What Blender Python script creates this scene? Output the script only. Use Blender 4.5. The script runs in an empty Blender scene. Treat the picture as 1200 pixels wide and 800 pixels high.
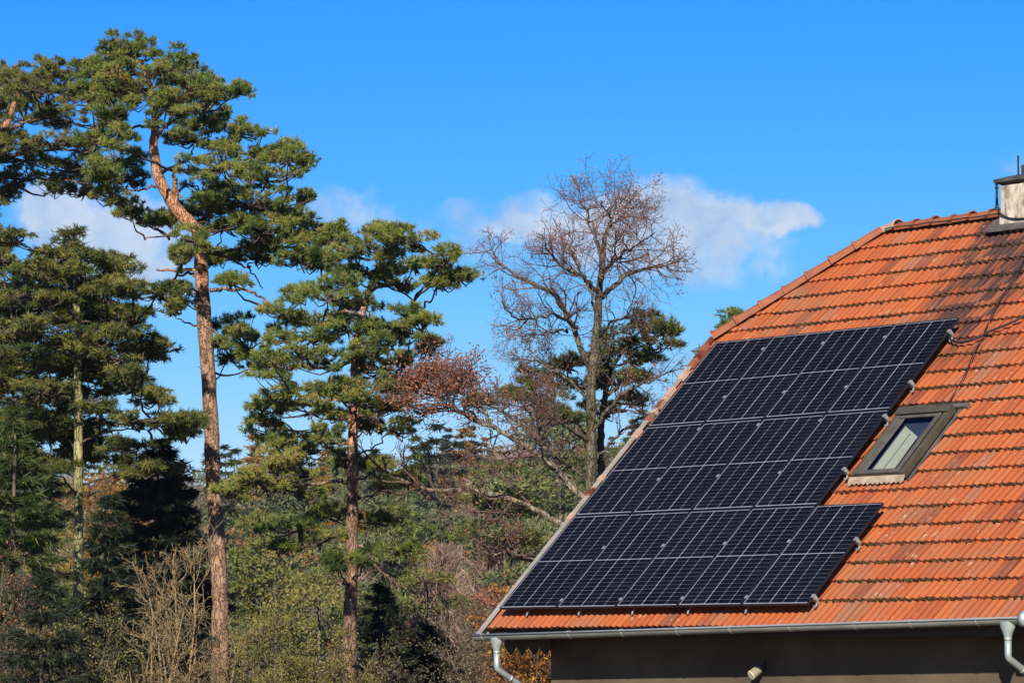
import bpy, math, random
import numpy as np
from mathutils import Matrix, Vector

sc = bpy.context.scene
COL = sc.collection
rad = math.radians
# ------------------------------------------------------------------ camera
F = 3994.613 / 1200.0
YAW, PIT = -0.8719583, 0.09024035
CAM = np.array([33.64853868, -28.06334094, -0.53846639])
cam = bpy.data.cameras.new('camera'); camo = bpy.data.objects.new('camera', cam); COL.objects.link(camo)
cam.sensor_width = 36.0; cam.lens = 36.0 * F; cam.clip_start = 0.5; cam.clip_end = 6000
camo.location = CAM; camo.rotation_euler = (math.pi/2 + PIT, 0, -YAW)
sc.camera = camo
FW = np.array([math.sin(YAW)*math.cos(PIT), math.cos(YAW)*math.cos(PIT), math.sin(PIT)])
RT = np.array([math.cos(YAW), -math.sin(YAW), 0.0]); UP = np.cross(RT, FW)
def at(x, y, depth):
    """a point of the photograph (1200 x 800 survey grid) at a depth in metres"""
    return CAM + depth * (FW + RT*(x-600)/(1200*F) - UP*(y-400)/(1200*F))
# ------------------------------------------------------------------ light
SUN_EL, SUN_AZ = rad(28.5), rad(43)          # azimuth: from -y towards +x
SUN_DIR = Vector((math.sin(SUN_AZ)*math.cos(SUN_EL), -math.cos(SUN_AZ)*math.cos(SUN_EL), math.sin(SUN_EL)))
sl = bpy.data.lights.new('sun', 'SUN'); sl.energy = 5.0; sl.angle = rad(0.5); sl.color = (1.0, 0.93, 0.82)
so = bpy.data.objects.new('sun', sl); COL.objects.link(so)
so.rotation_euler = (-SUN_DIR).to_track_quat('-Z', 'Y').to_euler(); so.location = (10, -20, 30)
world = bpy.data.worlds.new('World'); sc.world = world; world.use_nodes = True
def build_world():
    nt = world.node_tree; N = nt.nodes; L = nt.links
    N.clear()
    out = N.new('ShaderNodeOutputWorld'); bg = N.new('ShaderNodeBackground'); L.new(bg.outputs[0], out.inputs[0])
    bg.inputs['Strength'].default_value = 0.05
    sky = N.new('ShaderNodeTexSky'); sky.sky_type = 'NISHITA'; sky.sun_disc = False
    sky.sun_elevation = SUN_EL; sky.sun_rotation = math.pi - SUN_AZ
    sky.altitude = 400; sky.air_density = 1.0; sky.dust_density = 0.15; sky.ozone_density = 3.0
    tc = N.new('ShaderNodeTexCoord'); d = tc.outputs['Generated']
    def vm(op, a, b=None):
        n = N.new('ShaderNodeVectorMath'); n.operation = op
        for i, s in enumerate((a, b)):
            if s is None: continue
            if isinstance(s, (tuple, list, np.ndarray)): n.inputs[i].default_value = tuple(s)
            else: L.new(s, n.inputs[i])
        return n.outputs['Value'] if op in ('DOT_PRODUCT', 'LENGTH') else n.outputs['Vector']
    # the clear autumn sky is read a little above the true horizon, then deepened
    lift = vm('NORMALIZE', vm('MULTIPLY_ADD', d, (1, 1, .95)))
    lift.node.inputs[0].links[0].from_node.inputs[2].default_value = (0, 0, .10)
    L.new(lift, sky.inputs['Vector'])
    g0 = vm('MULTIPLY', sky.outputs[0], (.08, .08, .08)); g1 = vm('MINIMUM', g0, (.9, .9, .9))
    sp = N.new('ShaderNodeSeparateXYZ'); L.new(g1, sp.inputs[0]); cb = N.new('ShaderNodeCombineXYZ')
    for i, (ex, k) in enumerate(((4.6, 123.0), (1.7, 2.55), (1.15, 2.3))):
        p_ = N.new('ShaderNodeMath'); p_.operation = 'POWER'; L.new(sp.outputs[i], p_.inputs[0]); p_.inputs[1].default_value = ex
        q_ = N.new('ShaderNodeMath'); q_.operation = 'MULTIPLY'; L.new(p_.outputs[0], q_.inputs[0]); q_.inputs[1].default_value = k/.08; L.new(q_.outputs[0], cb.inputs[i])
    deep = vm('MINIMUM', cb.outputs[0], (10.1, 11.0, 12.4))
    def m(op, a, b=None, c=None):
        n = N.new('ShaderNodeMath'); n.operation = op
        for i, s in enumerate((a, b, c)):
            if s is None: continue
            if isinstance(s, (int, float)): n.inputs[i].default_value = s
            else: L.new(s, n.inputs[i])
        return n.outputs[0]
    def noise(scale, detail, rough, vec):
        n = N.new('ShaderNodeTexNoise'); n.inputs['Scale'].default_value = scale
        n.inputs['Detail'].default_value = detail; n.inputs['Roughness'].default_value = rough
        L.new(vec, n.inputs['Vector']); return n
    warp = noise(34, 5, 0.55, d)
    off = vm('SUBTRACT', warp.outputs['Color'], (.5, .5, .5))
    sca = N.new('ShaderNodeVectorMath'); sca.operation = 'SCALE'; L.new(off, sca.inputs[0]); sca.inputs['Scale'].default_value = 0.028
    dw = vm('ADD', d, sca.outputs[0])
    total = None
    # clouds: (bearing point, half width, half height, density)
    for (px, py, rx, ry, k) in [(100,262,105,58,.9),(172,275,78,62,.75),(60,232,60,36,.6),(190,330,62,36,.5),(150,300,60,40,.5),(405,240,80,32,.5),(470,270,60,22,.34),
                                (600,256,90,40,.62),(655,276,90,38,.62),(720,262,80,44,.6),(775,243,88,42,.66),(830,262,90,42,.56),(900,250,76,30,.95),(930,252,50,26,.5),
                                (850,302,115,40,.5),(760,292,110,46,.5),(560,300,80,34,.3),(1400,210,260,60,.8),(-300,300,240,70,.8)]:
        c = FW + RT*(px-600)/(1200*F) - UP*(py-400)/(1200*F); c = c/np.linalg.norm(c)
        v = vm('SUBTRACT', dw, c)
        a = m('DIVIDE', vm('DOT_PRODUCT', v, RT), rx/(1200*F)); b = m('DIVIDE', vm('DOT_PRODUCT', v, UP), ry/(1200*F))
        e = m('SUBTRACT', 1.0, m('ADD', m('MULTIPLY', a, a), m('MULTIPLY', b, b)))
        e = m('MULTIPLY', m('SMOOTH_MAX', e, 0.0, 0.25), k)
        total = e if total is None else m('ADD', total, e)
    tex = noise(85, 7, 0.62, d)
    fine = noise(210, 5, 0.6, dw)
    bill = m('ADD', m('MULTIPLY', m('SUBTRACT', tex.outputs['Fac'], .5), 1.7), m('MULTIPLY', m('SUBTRACT', fine.outputs['Fac'], .5), .55))
    dens = m('MULTIPLY', m('SMOOTH_MAX', m('SUBTRACT', m('ADD', total, m('MULTIPLY', bill, m('MINIMUM', m('MULTIPLY', total, 2.2), 1.0))), .13), 0.0, .12), 1.05)
    front = m('GREATER_THAN', vm('DOT_PRODUCT', d, FW), 0.0)
    dens = m('MULTIPLY', m('MINIMUM', m('MULTIPLY', dens, 0.95), 0.76), front)
    dens.node.use_clamp = True
    shade = noise(60, 4, 0.5, dw)
    ramp = N.new('ShaderNodeValToRGB'); L.new(shade.outputs['Fac'], ramp.inputs[0])
    ramp.color_ramp.elements[0].position = .35; ramp.color_ramp.elements[0].color = (5.1, 6.4, 8.5, 1)
    ramp.color_ramp.elements[1].position = .62; ramp.color_ramp.elements[1].color = (8.5, 9.0, 9.8, 1)
    mix = N.new('ShaderNodeMix'); mix.data_type = 'RGBA'
    L.new(dens, mix.inputs['Factor']); L.new(deep, mix.inputs['A']); L.new(ramp.outputs[0], mix.inputs['B'])
    L.new(mix.outputs['Result'], bg.inputs['Color'])
build_world()
sc.view_settings.view_transform = 'Standard'; sc.view_settings.look = 'None'
sc.view_settings.exposure = 0.8; sc.view_settings.gamma = 1.0
sc.cycles.max_bounces = 6; sc.cycles.transparent_max_bounces = 8

# ------------------------------------------------------------------ materials
def new_mat(name):
    m = bpy.data.materials.new(name); m.use_nodes = True
    nt = m.node_tree; b = nt.nodes['Principled BSDF']
    return m, nt, b
def ramp_node(nt, fac, stops):
    r = nt.nodes.new('ShaderNodeValToRGB'); nt.links.new(fac, r.inputs[0])
    els = r.color_ramp.elements
    while len(els) < len(stops): els.new(0.5)
    for e, (p, c) in zip(els, stops): e.position = p; e.color = (*c, 1)
    return r.outputs[0]
def tex_noise(nt, scale, detail=4, rough=.55, stretch=None, coord='Object', rot=None):
    if coord == 'World': v = nt.nodes.new('ShaderNodeNewGeometry').outputs['Position']
    else: v = nt.nodes.new('ShaderNodeTexCoord').outputs[coord]
    if stretch or rot:
        mp = nt.nodes.new('ShaderNodeMapping'); nt.links.new(v, mp.inputs[0])
        if stretch: mp.inputs['Scale'].default_value = stretch
        if rot: mp.inputs['Rotation'].default_value = rot
        v = mp.outputs[0]
    n = nt.nodes.new('ShaderNodeTexNoise'); n.inputs['Scale'].default_value = scale
    n.inputs['Detail'].default_value = detail; n.inputs['Roughness'].default_value = rough
    nt.links.new(v, n.inputs['Vector']); return n.outputs['Fac']
def wpos(nt):
    return nt.nodes.new('ShaderNodeNewGeometry').outputs['Position']
def noise_on(nt, vec, scale, detail=4, rough=.55):
    n = nt.nodes.new('ShaderNodeTexNoise'); n.inputs['Scale'].default_value = scale
    n.inputs['Detail'].default_value = detail; n.inputs['Roughness'].default_value = rough
    nt.links.new(vec, n.inputs['Vector']); return n.outputs['Fac']
def mapping(nt, vec, scale=(1,1,1), rot=(0,0,0)):
    mp = nt.nodes.new('ShaderNodeMapping'); nt.links.new(vec, mp.inputs[0])
    mp.inputs['Scale'].default_value = scale; mp.inputs['Rotation'].default_value = rot
    return mp.outputs[0]
def bump(nt, b, h, strength=.4, dist=.02):
    n = nt.nodes.new('ShaderNodeBump'); n.inputs['Strength'].default_value = strength; n.inputs['Distance'].default_value = dist
    nt.links.new(h, n.inputs['Height']); nt.links.new(n.outputs[0], b.inputs['Normal'])
def mixc(nt, fac, a, b, blend='MIX'):
    n = nt.nodes.new('ShaderNodeMix'); n.data_type = 'RGBA'; n.blend_type = blend
    for k, s in (('Factor', fac), ('A', a), ('B', b)):
        if isinstance(s, (int, float)): n.inputs[k].default_value = s
        elif isinstance(s, tuple): n.inputs[k].default_value = (*s, 1)
        else: nt.links.new(s, n.inputs[k])
    return n.outputs['Result']
def mathn(nt, op, a, b=None, c=None, clamp=False):
    n = nt.nodes.new('ShaderNodeMath'); n.operation = op; n.use_clamp = clamp
    for i, s in enumerate((a, b, c)):
        if s is None: continue
        if isinstance(s, (int, float)): n.inputs[i].default_value = s
        else: nt.links.new(s, n.inputs[i])
    return n.outputs[0]
def simple(name, c1, c2, rough=.7, scale=3, metal=0.0, bmp=0.0, detail=5, stretch=None, coord='World', lo=.35, hi=.65, spec=.3):
    m, nt, b = new_mat(name)
    f = tex_noise(nt, scale, detail, .6, stretch, coord)
    nt.links.new(ramp_node(nt, f, [(lo, c1), (hi, c2)]), b.inputs['Base Color'])
    b.inputs['Roughness'].default_value = rough; b.inputs['Metallic'].default_value = metal
    b.inputs['Specular IOR Level'].default_value = spec
    if bmp: bump(nt, b, f, bmp, .02)
    return m
def leaf_mat(name, stops, trans=.3, rough=.55):
    m, nt, b = new_mat(name)
    a = nt.nodes.new('ShaderNodeAttribute'); a.attribute_name = 'tint'
    c = ramp_node(nt, a.outputs['Fac'], stops)
    nt.links.new(c, b.inputs['Base Color']); b.inputs['Roughness'].default_value = rough
    b.inputs['Specular IOR Level'].default_value = .25
    t = nt.nodes.new('ShaderNodeBsdfTranslucent'); nt.links.new(c, t.inputs[0])
    mx = nt.nodes.new('ShaderNodeMixShader'); mx.inputs[0].default_value = trans
    nt.links.new(b.outputs[0], mx.inputs[1]); nt.links.new(t.outputs[0], mx.inputs[2])
    nt.links.new(mx.outputs[0], nt.nodes['Material Output'].inputs['Surface'])
    return m
M = {}
M['needle_pine'] = leaf_mat('needles_pine', [(0, (.036,.066,.020)), (.4, (.155,.200,.042)), (.8, (.31,.31,.068)), (1, (.36,.25,.08))], trans=.44)
M['needle_olive'] = leaf_mat('needles_olive', [(0, (.038,.056,.016)), (.5, (.145,.165,.036)), (1, (.29,.235,.065))], trans=.4)
M['needle_spruce'] = leaf_mat('needles_spruce', [(0, (.018,.036,.013)), (.45, (.070,.098,.024)), (1, (.26,.235,.05))], trans=.38)
M['needle_dark'] = leaf_mat('needles_dark', [(0, (0.009,0.0165,0.009)), (.6, (0.024,0.033,0.015)), (1, (0.0525,0.0562,0.021))], trans=.2)  # spruce green deepened to near black, holding the shade on low evergreens
M['leaf_rust'] = leaf_mat('leaves_rust', [(0, (0.135,0.045,0.0252)), (.5, (0.279,0.1035,0.054)), (1, (0.378,0.18,0.099))])
M['leaf_olive'] = leaf_mat('leaves_olive', [(0, (0.0808,0.0803,0.0204)), (.5, (0.1857,0.1683,0.0408)), (1, (0.2907,0.2295,0.0612))])
M['leaf_gold'] = leaf_mat('leaves_gold', [(0, (0.112,0.056,0.012)), (.5, (0.272,0.136,0.024)), (1, (0.4,0.256,0.048))])
M['leaf_orange'] = leaf_mat('leaves_orange', [(0, (0.096,0.032,0.012)), (.45, (0.24,0.096,0.02)), (.8, (0.384,0.184,0.032)), (1, (0.44,0.304,0.056))])
M['leaf_green'] = leaf_mat('leaves_green', [(0, (0.045,0.063,0.0225)), (.5, (0.09,0.117,0.0405)), (1, (0.171,0.18,0.0675))])
M['needle_blue'] = leaf_mat('needles_bluegreen', [(0, (0.0585,0.0723,0.035)), (.5, (0.135,0.1487,0.063)), (1, (0.216,0.2125,0.084))])
M['twig_mauve'] = leaf_mat('twigs_mauve', [(0, (.13,.085,.06)), (.5, (.25,.165,.12)), (1, (.38,.27,.19))], trans=.1)
M['leaf_brown'] = leaf_mat('leaves_brown', [(0, (0.0595,0.0425,0.0213)), (.5, (0.136,0.0978,0.051)), (1, (0.238,0.1785,0.0935))])
M['bud'] = leaf_mat('buds', [(0, (.13,.06,.055)), (.5, (.26,.125,.10)), (1, (.38,.18,.11))], trans=.2)
def bark(name, c1, c2, c3, scale=9, stretch=(1,1,.35), bmp=1.0):
    m, nt, b = new_mat(name)
    p = mapping(nt, wpos(nt), stretch)
    v = nt.nodes.new('ShaderNodeTexVoronoi'); v.feature = 'DISTANCE_TO_EDGE'; v.inputs['Scale'].default_value = scale
    nz = noise_on(nt, p, scale*.6, 5, .65)
    wv = nt.nodes.new('ShaderNodeVectorMath'); wv.operation = 'MULTIPLY_ADD'
    n2 = nt.nodes.new('ShaderNodeTexNoise'); n2.inputs['Scale'].default_value = scale*1.3; nt.links.new(p, n2.inputs['Vector'])
    nt.links.new(n2.outputs['Color'], wv.inputs[0]); wv.inputs[1].default_value = (.12,.12,.12); nt.links.new(p, wv.inputs[2])
    nt.links.new(wv.outputs[0], v.inputs['Vector'])
    crack = mathn(nt, 'MULTIPLY_ADD', v.outputs['Distance'], 7, .30, clamp=True)
    col = ramp_node(nt, nz, [(.3, c1), (.5, c2), (.72, c3)])
    col = mixc(nt, crack, tuple(x*.45 for x in c1), col)
    nt.links.new(col, b.inputs['Base Color']); b.inputs['Roughness'].default_value = .9; b.inputs['Specular IOR Level'].default_value = .15
    bump(nt, b, mathn(nt, 'ADD', crack, nz), bmp, .03)
    return m
M['bark_red'] = bark('bark_red_pine', (.20,.095,.05), (.40,.195,.105), (.50,.30,.19), 17)
M['bark_pale'] = bark('bark_pale_pine', (0.1454,0.0836,0.0524), (0.2822,0.1672,0.105), (0.3847,0.2675,0.1857), 16)
M['bark_dark'] = bark('bark_dark', (.045,.035,.025), (.09,.07,.05), (.15,.12,.085), 8)
M['bark_lichen'] = bark('bark_lichen', (.12,.11,.05), (.25,.23,.10), (.36,.34,.17), 9)
M['bark_grey'] = bark('bark_grey', (0.0536,0.0459,0.0344), (0.1148,0.0956,0.0651), (0.1836,0.1606,0.1071), 8)
M['bark_limb'] = bark('bark_limb', (.10,.06,.04), (.20,.12,.075), (.30,.20,.13), 14)
M['bark_tan'] = simple('twig_bark_tan', (0.14,0.0966,0.0433), (0.2673,0.1932,0.0967), .9, 9, bmp=.2)
M['bark_bare'] = bark('bark_bare', (.05,.042,.028), (.105,.09,.058), (.17,.145,.09), 14)
M['bark_oak'] = bark('bark_oak', (0.0994,0.0765,0.0498), (0.1913,0.1568,0.1071), (0.2754,0.2372,0.1683), 15)
M['twig_dark'] = simple('twig_bark_dark', (.065,.038,.028), (.13,.08,.058), .9, 8)

# ------------------------------------------------------------------ geometry helpers
def link(o, parent=None):
    COL.objects.link(o)
    if parent is not None: o.parent = parent
    return o
def mesh_np(name, V, Fc, mat, tint=None, smooth=False):
    """Fc: (n,3) or (n,4) int array"""
    me = bpy.data.meshes.new(name)
    V = np.asarray(V, np.float32); Fc = np.asarray(Fc, np.int32); k = Fc.shape[1]
    me.vertices.add(len(V)); me.vertices.foreach_set('co', V.ravel())
    me.loops.add(Fc.size); me.loops.foreach_set('vertex_index', Fc.ravel())
    me.polygons.add(len(Fc)); me.polygons.foreach_set('loop_start', np.arange(0, Fc.size, k, dtype=np.int32))
    if tint is not None:
        at_ = me.attributes.new('tint', 'FLOAT', 'POINT'); at_.data.foreach_set('value', np.asarray(tint, np.float32))
    me.update(calc_edges=True)
    if smooth: me.polygons.foreach_set('use_smooth', np.ones(len(Fc), bool))
    if mat: me.materials.append(mat)
    return me
class MB:
    """collects quads/tris of small hard-surface shapes into one mesh"""
    def __init__(s): s.v = []; s.f = []
    def add(s, vs, fs):
        k = len(s.v); s.v += [tuple(map(float, v)) for v in vs]; s.f += [tuple(i+k for i in f) for f in fs]; return s
    def box(s, a, b, ch=0.0):
        (x0,y0,z0),(x1,y1,z1) = a, b
        return s.add([(x0,y0,z0),(x1,y0,z0),(x1,y1,z0),(x0,y1,z0),(x0,y0,z1),(x1,y0,z1),(x1,y1,z1),(x0,y1,z1)],
                     [(0,3,2,1),(4,5,6,7),(0,1,5,4),(1,2,6,5),(2,3,7,6),(3,0,4,7)])
    def prism(s, prof, d):
        """profile: list of 3-D points, extruded by vector d"""
        n = len(prof); d = np.array(d)
        vs = [np.array(p) for p in prof] + [np.array(p)+d for p in prof]
        fs = [tuple(range(n))[::-1], tuple(range(n, 2*n))] + [(i, (i+1) % n, n+(i+1) % n, n+i) for i in range(n)]
        return s.add(vs, fs)
    def tube(s, pts, rs, n=8, cap=True):
        pts = [np.array(p, float) for p in pts]
        if not hasattr(rs, '__len__'): rs = [rs]*len(pts)
        k = len(pts); vs = []; ref = None
        for i in range(k):
            t = pts[min(i+1, k-1)] - pts[max(i-1, 0)]; t = t/(np.linalg.norm(t)+1e-9)
            if ref is None:
                ref = np.cross(t, (0,0,1.0)) if abs(t[2]) < .9 else np.cross(t, (1.0,0,0))
            a = ref - t*(ref@t); a /= np.linalg.norm(a)+1e-9; ref = a; b = np.cross(t, a)
            for j in range(n):
                th = 2*math.pi*j/n; vs.append(pts[i] + rs[i]*(a*math.cos(th)+b*math.sin(th)))
        fs = [(i*n+j, i*n+(j+1) % n, (i+1)*n+(j+1) % n, (i+1)*n+j) for i in range(k-1) for j in range(n)]
        if cap: fs += [tuple(range(n))[::-1], tuple(range((k-1)*n, k*n))]
        return s.add(vs, fs)
    def mesh(s, name, mat, smooth=False):
        me = bpy.data.meshes.new(name); me.from_pydata(s.v, [], s.f); me.update()
        if smooth: me.polygons.foreach_set('use_smooth', np.ones(len(me.polygons), bool))
        if mat: me.materials.append(mat)
        return me
    def build(s, name, mat, parent=None, smooth=False, kind=None, bevel=0.0):
        o = bpy.data.objects.new(name, s.mesh(name, mat, smooth))
        if kind: o['kind'] = kind
        if bevel:
            bv = o.modifiers.new('edge', 'BEVEL'); bv.width = bevel; bv.segments = 2; bv.limit_method = 'ANGLE'
        return link(o, parent)
def mobj(name, me, parent=None, kind=None, loc=None):
    o = bpy.data.objects.new(name, me)
    if kind: o['kind'] = kind
    if loc is not None: o.location = loc
    return link(o, parent)
def thing(name, label, cat, loc=(0,0,0), group=None, rot=(0,0,0)):
    o = bpy.data.objects.new(name, None); o.empty_display_size = .3
    o.location = loc; o.rotation_euler = rot; o['label'] = label; o['category'] = cat
    if group: o['group'] = group
    return link(o)
class Tubes:
    """fast collection of many tapered tubes (branches, twigs) as quads"""
    def __init__(s): s.V = []; s.F = []; s.k = 0
    def add(s, pts, r0, r1, n=5, wob=0.0, rng=None, rs=None):
        pts = np.asarray(pts, float); k = len(pts)
        t = np.gradient(pts, axis=0); t /= np.linalg.norm(t, axis=1)[:, None]+1e-9
        m = t.mean(0); ref = np.array([0,0,1.0]) if abs(m[2]) < .8*np.linalg.norm(m) else np.array([1.0,.2,0])
        a = np.cross(t, ref); a /= np.linalg.norm(a, axis=1)[:, None]+1e-9; b = np.cross(t, a)
        th = np.arange(n)*2*math.pi/n
        r = np.linspace(r0, r1, k) if rs is None else np.asarray(rs)
        R = r[:, None]*np.ones((1, n))
        if wob: R = R*(1+wob*rng.uniform(-1, 1, R.shape))
        V = pts[:, None, :] + R[..., None]*(a[:, None, :]*np.cos(th)[None, :, None] + b[:, None, :]*np.sin(th)[None, :, None])
        i = np.arange(k-1)[:, None]*n; j = np.arange(n)[None, :]; j2 = (j+1) % n
        Fq = np.stack([i+j, i+j2, i+n+j2, i+n+j], -1).reshape(-1, 4) + s.k
        s.V.append(V.reshape(-1, 3)); s.F.append(Fq); s.k += k*n
    def mesh(s, name, mat, smooth=True):
        return mesh_np(name, np.concatenate(s.V), np.concatenate(s.F), mat, smooth=smooth)
def unit(v): return v/(np.linalg.norm(v, axis=-1, keepdims=True)+1e-9)
def rdir(rng, n): return unit(rng.normal(size=(n, 3)))
def spline(pts, n):
    """Catmull-Rom through the points, n samples"""
    P = np.asarray(pts, float)
    if len(P) == 2: return P[0]+(P[1]-P[0])*np.linspace(0, 1, n)[:, None]
    P = np.concatenate([[2*P[0]-P[1]], P, [2*P[-1]-P[-2]]])
    u = np.linspace(0, len(P)-3-1e-6, n); i = u.astype(int); t = (u-i)[:, None]
    p0, p1, p2, p3 = P[i], P[i+1], P[i+2], P[i+3]
    return .5*(2*p1+(p2-p0)*t+(2*p0-5*p1+4*p2-p3)*t*t+(3*p1-p0-3*p2+p3)*t**3)
def tuft_tris(rng, P, A, size, N, width, spread=1.0, tint=None):
    """N needle triangles for each of the tufts at P pointing along A"""
    m = len(P); size = np.broadcast_to(np.asarray(size, float), (m,))
    d = unit(A[:, None, :]*.75 + spread*rdir(rng, m*N).reshape(m, N, 3))
    ln = size[:, None]*rng.uniform(.7, 1.15, (m, N))
    w = unit(np.cross(d, rdir(rng, m*N).reshape(m, N, 3)))*width*.5
    base = P[:, None, :] + A[:, None, :]*(rng.uniform(-.5, .5, (m, N))*size[:, None])[..., None]
    tip = base + d*ln[..., None]
    V = np.stack([base-w, base+w, tip], 2).reshape(-1, 3)
    T = None
    if tint is not None: T = np.clip(np.repeat(tint, N*3) + np.repeat(rng.normal(0, .06, m*N), 3), 0, 1)
    return V, T
def leaf_tris(rng, P, size, tint):
    """one small bent leaf (two triangles) per point"""
    m = len(P); a = rdir(rng, m); b = unit(np.cross(a, rdir(rng, m))); s = (size*rng.uniform(.6, 1.2, m))[:, None]
    p0 = P-a*s*.5; p1 = P+b*s*.32; p2 = P+a*s*.5; p3 = P-b*s*.32+np.cross(a, b)*s*.15
    V = np.stack([p0, p1, p2, p0, p2, p3], 1).reshape(-1, 3)
    return V, np.repeat(tint, 6)
def tri_mesh(name, V, T, mat):
    return mesh_np(name, V, np.arange(len(V)).reshape(-1, 3), mat, T)

# ------------------------------------------------------------------ terrain
NR = np.array([FW[0], FW[1]])/math.hypot(FW[0], FW[1])
def ground_h(X, Y):
    d = (X-CAM[0])*NR[0]+(Y-CAM[1])*NR[1]; l = (X-CAM[0])*RT[0]+(Y-CAM[1])*RT[1]
    s = lambda a, b, t: (lambda q: q*q*(3-2*q))(np.clip((t-a)/(b-a), 0, 1))
    h = -3.3 - 3.2*s(75, 130, d) + s(150, 430, d)*(16.5+np.clip(l, -60, 120)*.075)
    return h + .25*np.sin(X*.21+1)*np.cos(Y*.17) + 1.0*s(120, 200, d)*np.sin(X*.035)*np.cos(Y*.041)
def build_ground():
    n = 181; g = np.linspace(-1, 1, n); g = np.sign(g)*np.abs(g)**1.8*900
    X, Y = np.meshgrid(g-30, g+25, indexing='ij'); Z = ground_h(X, Y)
    V = np.stack([X, Y, Z], -1).reshape(-1, 3)
    i, j = np.meshgrid(np.arange(n-1), np.arange(n-1), indexing='ij'); k = i*n+j
    Fq = np.stack([k, k+n, k+n+1, k+1], -1).reshape(-1, 4)
    m, nt, b = new_mat('leaf_litter_ground')
    f = tex_noise(nt, .35, 8, .7, coord='World')
    nt.links.new(ramp_node(nt, f, [(.3, (.06,.055,.022)), (.5, (.13,.10,.05)), (.7, (.20,.155,.08))]), b.inputs['Base Color'])
    b.inputs['Roughness'].default_value = 1; b.inputs['Specular IOR Level'].default_value = .1
    bump(nt, b, tex_noise(nt, 6, 6, .7, coord='World'), .6, .1)
    mobj('ground', mesh_np('ground', V, Fq, m, smooth=True), kind='structure')
build_ground()

# ------------------------------------------------------------------ house
TILT = 0.7577043
CT, ST = math.cos(TILT), math.sin(TILT)
def R(u, v, n=0.0): return np.array([u, v*CT-n*ST, v*ST+n*CT])
ROOF_M = Matrix.Rotation(TILT, 4, 'X')
NT = -.155                                   # tile plane below the panel plane
NTT = -.185                                # mean plane of the tiles themselves
V_RIDGE, ROWP, V_EAVE = 7.76, .3235, -.205
RY = R(0, V_RIDGE, NT)[1]; RZ = R(0, V_RIDGE, NT)[2]
X_END = 12.5
GROUND_Z = -3.35
WALL_Y = .5
# materials of the house
TW, TL = .222, .37                          # tile cover width and length
def tile_mat():
    m, nt, b = new_mat('clay_tile')
    pos = wpos(nt)
    rp = mapping(nt, pos, (1,1,1), (-TILT,0,0))            # roof coordinates
    a = nt.nodes.new('ShaderNodeAttribute'); a.attribute_name = 'tint'
    base = ramp_node(nt, a.outputs['Fac'], [(0, (0.1419,0.0335,0.0142)), (.2, (0.2258,0.0503,0.0155)), (.6, (0.2934,0.0697,0.0181)), (.85, (0.316,0.0826,0.0232)), (1, (0.2451,0.0839,0.04))])
    streak = noise_on(nt, mapping(nt, rp, (9, 1.1, 1)), 3.0, 6, .65)
    patch = noise_on(nt, rp, .9, 6, .62)
    fine = noise_on(nt, rp, 26, 5, .7)
    col = mixc(nt, mathn(nt, 'MULTIPLY', ramp_node(nt, streak, [(.48, (0,0,0)), (.74, (1,1,1))]), .42), base, (.20,.085,.043))
    col = mixc(nt, mathn(nt, 'MULTIPLY', ramp_node(nt, patch, [(.49, (0,0,0)), (.67, (1,1,1))]), mathn(nt, 'MULTIPLY', fine, .95)), col, (.165,.10,.055))
    # darker tiles below the chimney, deepest upslope, varied by half tile
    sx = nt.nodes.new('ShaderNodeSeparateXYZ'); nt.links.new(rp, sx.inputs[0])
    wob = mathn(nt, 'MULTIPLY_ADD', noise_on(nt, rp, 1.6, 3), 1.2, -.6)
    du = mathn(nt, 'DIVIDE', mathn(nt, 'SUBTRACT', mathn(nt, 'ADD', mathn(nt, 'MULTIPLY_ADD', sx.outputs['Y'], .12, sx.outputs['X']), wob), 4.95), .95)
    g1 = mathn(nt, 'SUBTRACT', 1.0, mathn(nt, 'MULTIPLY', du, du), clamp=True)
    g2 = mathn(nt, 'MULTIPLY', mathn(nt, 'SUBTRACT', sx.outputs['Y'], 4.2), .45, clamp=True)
    dark_fac = mathn(nt, 'MULTIPLY', mathn(nt, 'MULTIPLY', g1, g2), ramp_node(nt, noise_on(nt, mapping(nt, rp, (7, .8, 1)), 1.7, 4, .7), [(.34, (0.25,0.25,0.25)), (.55, (1,1,1))]), clamp=True)
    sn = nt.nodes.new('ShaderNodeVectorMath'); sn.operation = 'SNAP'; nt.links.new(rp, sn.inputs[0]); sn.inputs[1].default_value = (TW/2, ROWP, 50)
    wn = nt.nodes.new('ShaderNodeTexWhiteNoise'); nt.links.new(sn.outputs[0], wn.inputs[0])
    dark_fac = mathn(nt, 'MULTIPLY', dark_fac, ramp_node(nt, wn.outputs['Value'], [(.25, (.25,.25,.25)), (.6, (1,1,1))]))
    col = mixc(nt, mathn(nt, 'MULTIPLY', dark_fac, 2.6, clamp=True), col, (.052,.024,.018))
    # pale lichen and droppings
    lich = noise_on(nt, mapping(nt, rp, (1, .45, 1)), 17, 3, .6)
    zone = noise_on(nt, rp, .55, 2)
    lf = mathn(nt, 'MULTIPLY', ramp_node(nt, lich, [(.62, (0,0,0)), (.69, (1,1,1))]), ramp_node(nt, zone, [(.47, (0,0,0)), (.58, (1,1,1))]))
    col = mixc(nt, mathn(nt, 'MULTIPLY', lf, .5), col, (.40,.33,.23))
    nt.links.new(col, b.inputs['Base Color'])
    b.inputs['Roughness'].default_value = .78; b.inputs['Specular IOR Level'].default_value = .25
    bump(nt, b, fine, .35, .01)
    return m
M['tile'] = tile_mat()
M['ridge'] = simple('ridge_tile_clay', (0.1698,0.0535,0.0264), (0.2642,0.0849,0.0377), .75, 7, bmp=.3, lo=.3, hi=.7)
M['ridge_pale'] = simple('ridge_tile_pale', (0.297,0.1848,0.1254), (0.3828,0.2772,0.2046), .8, 9, bmp=.3)
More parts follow.
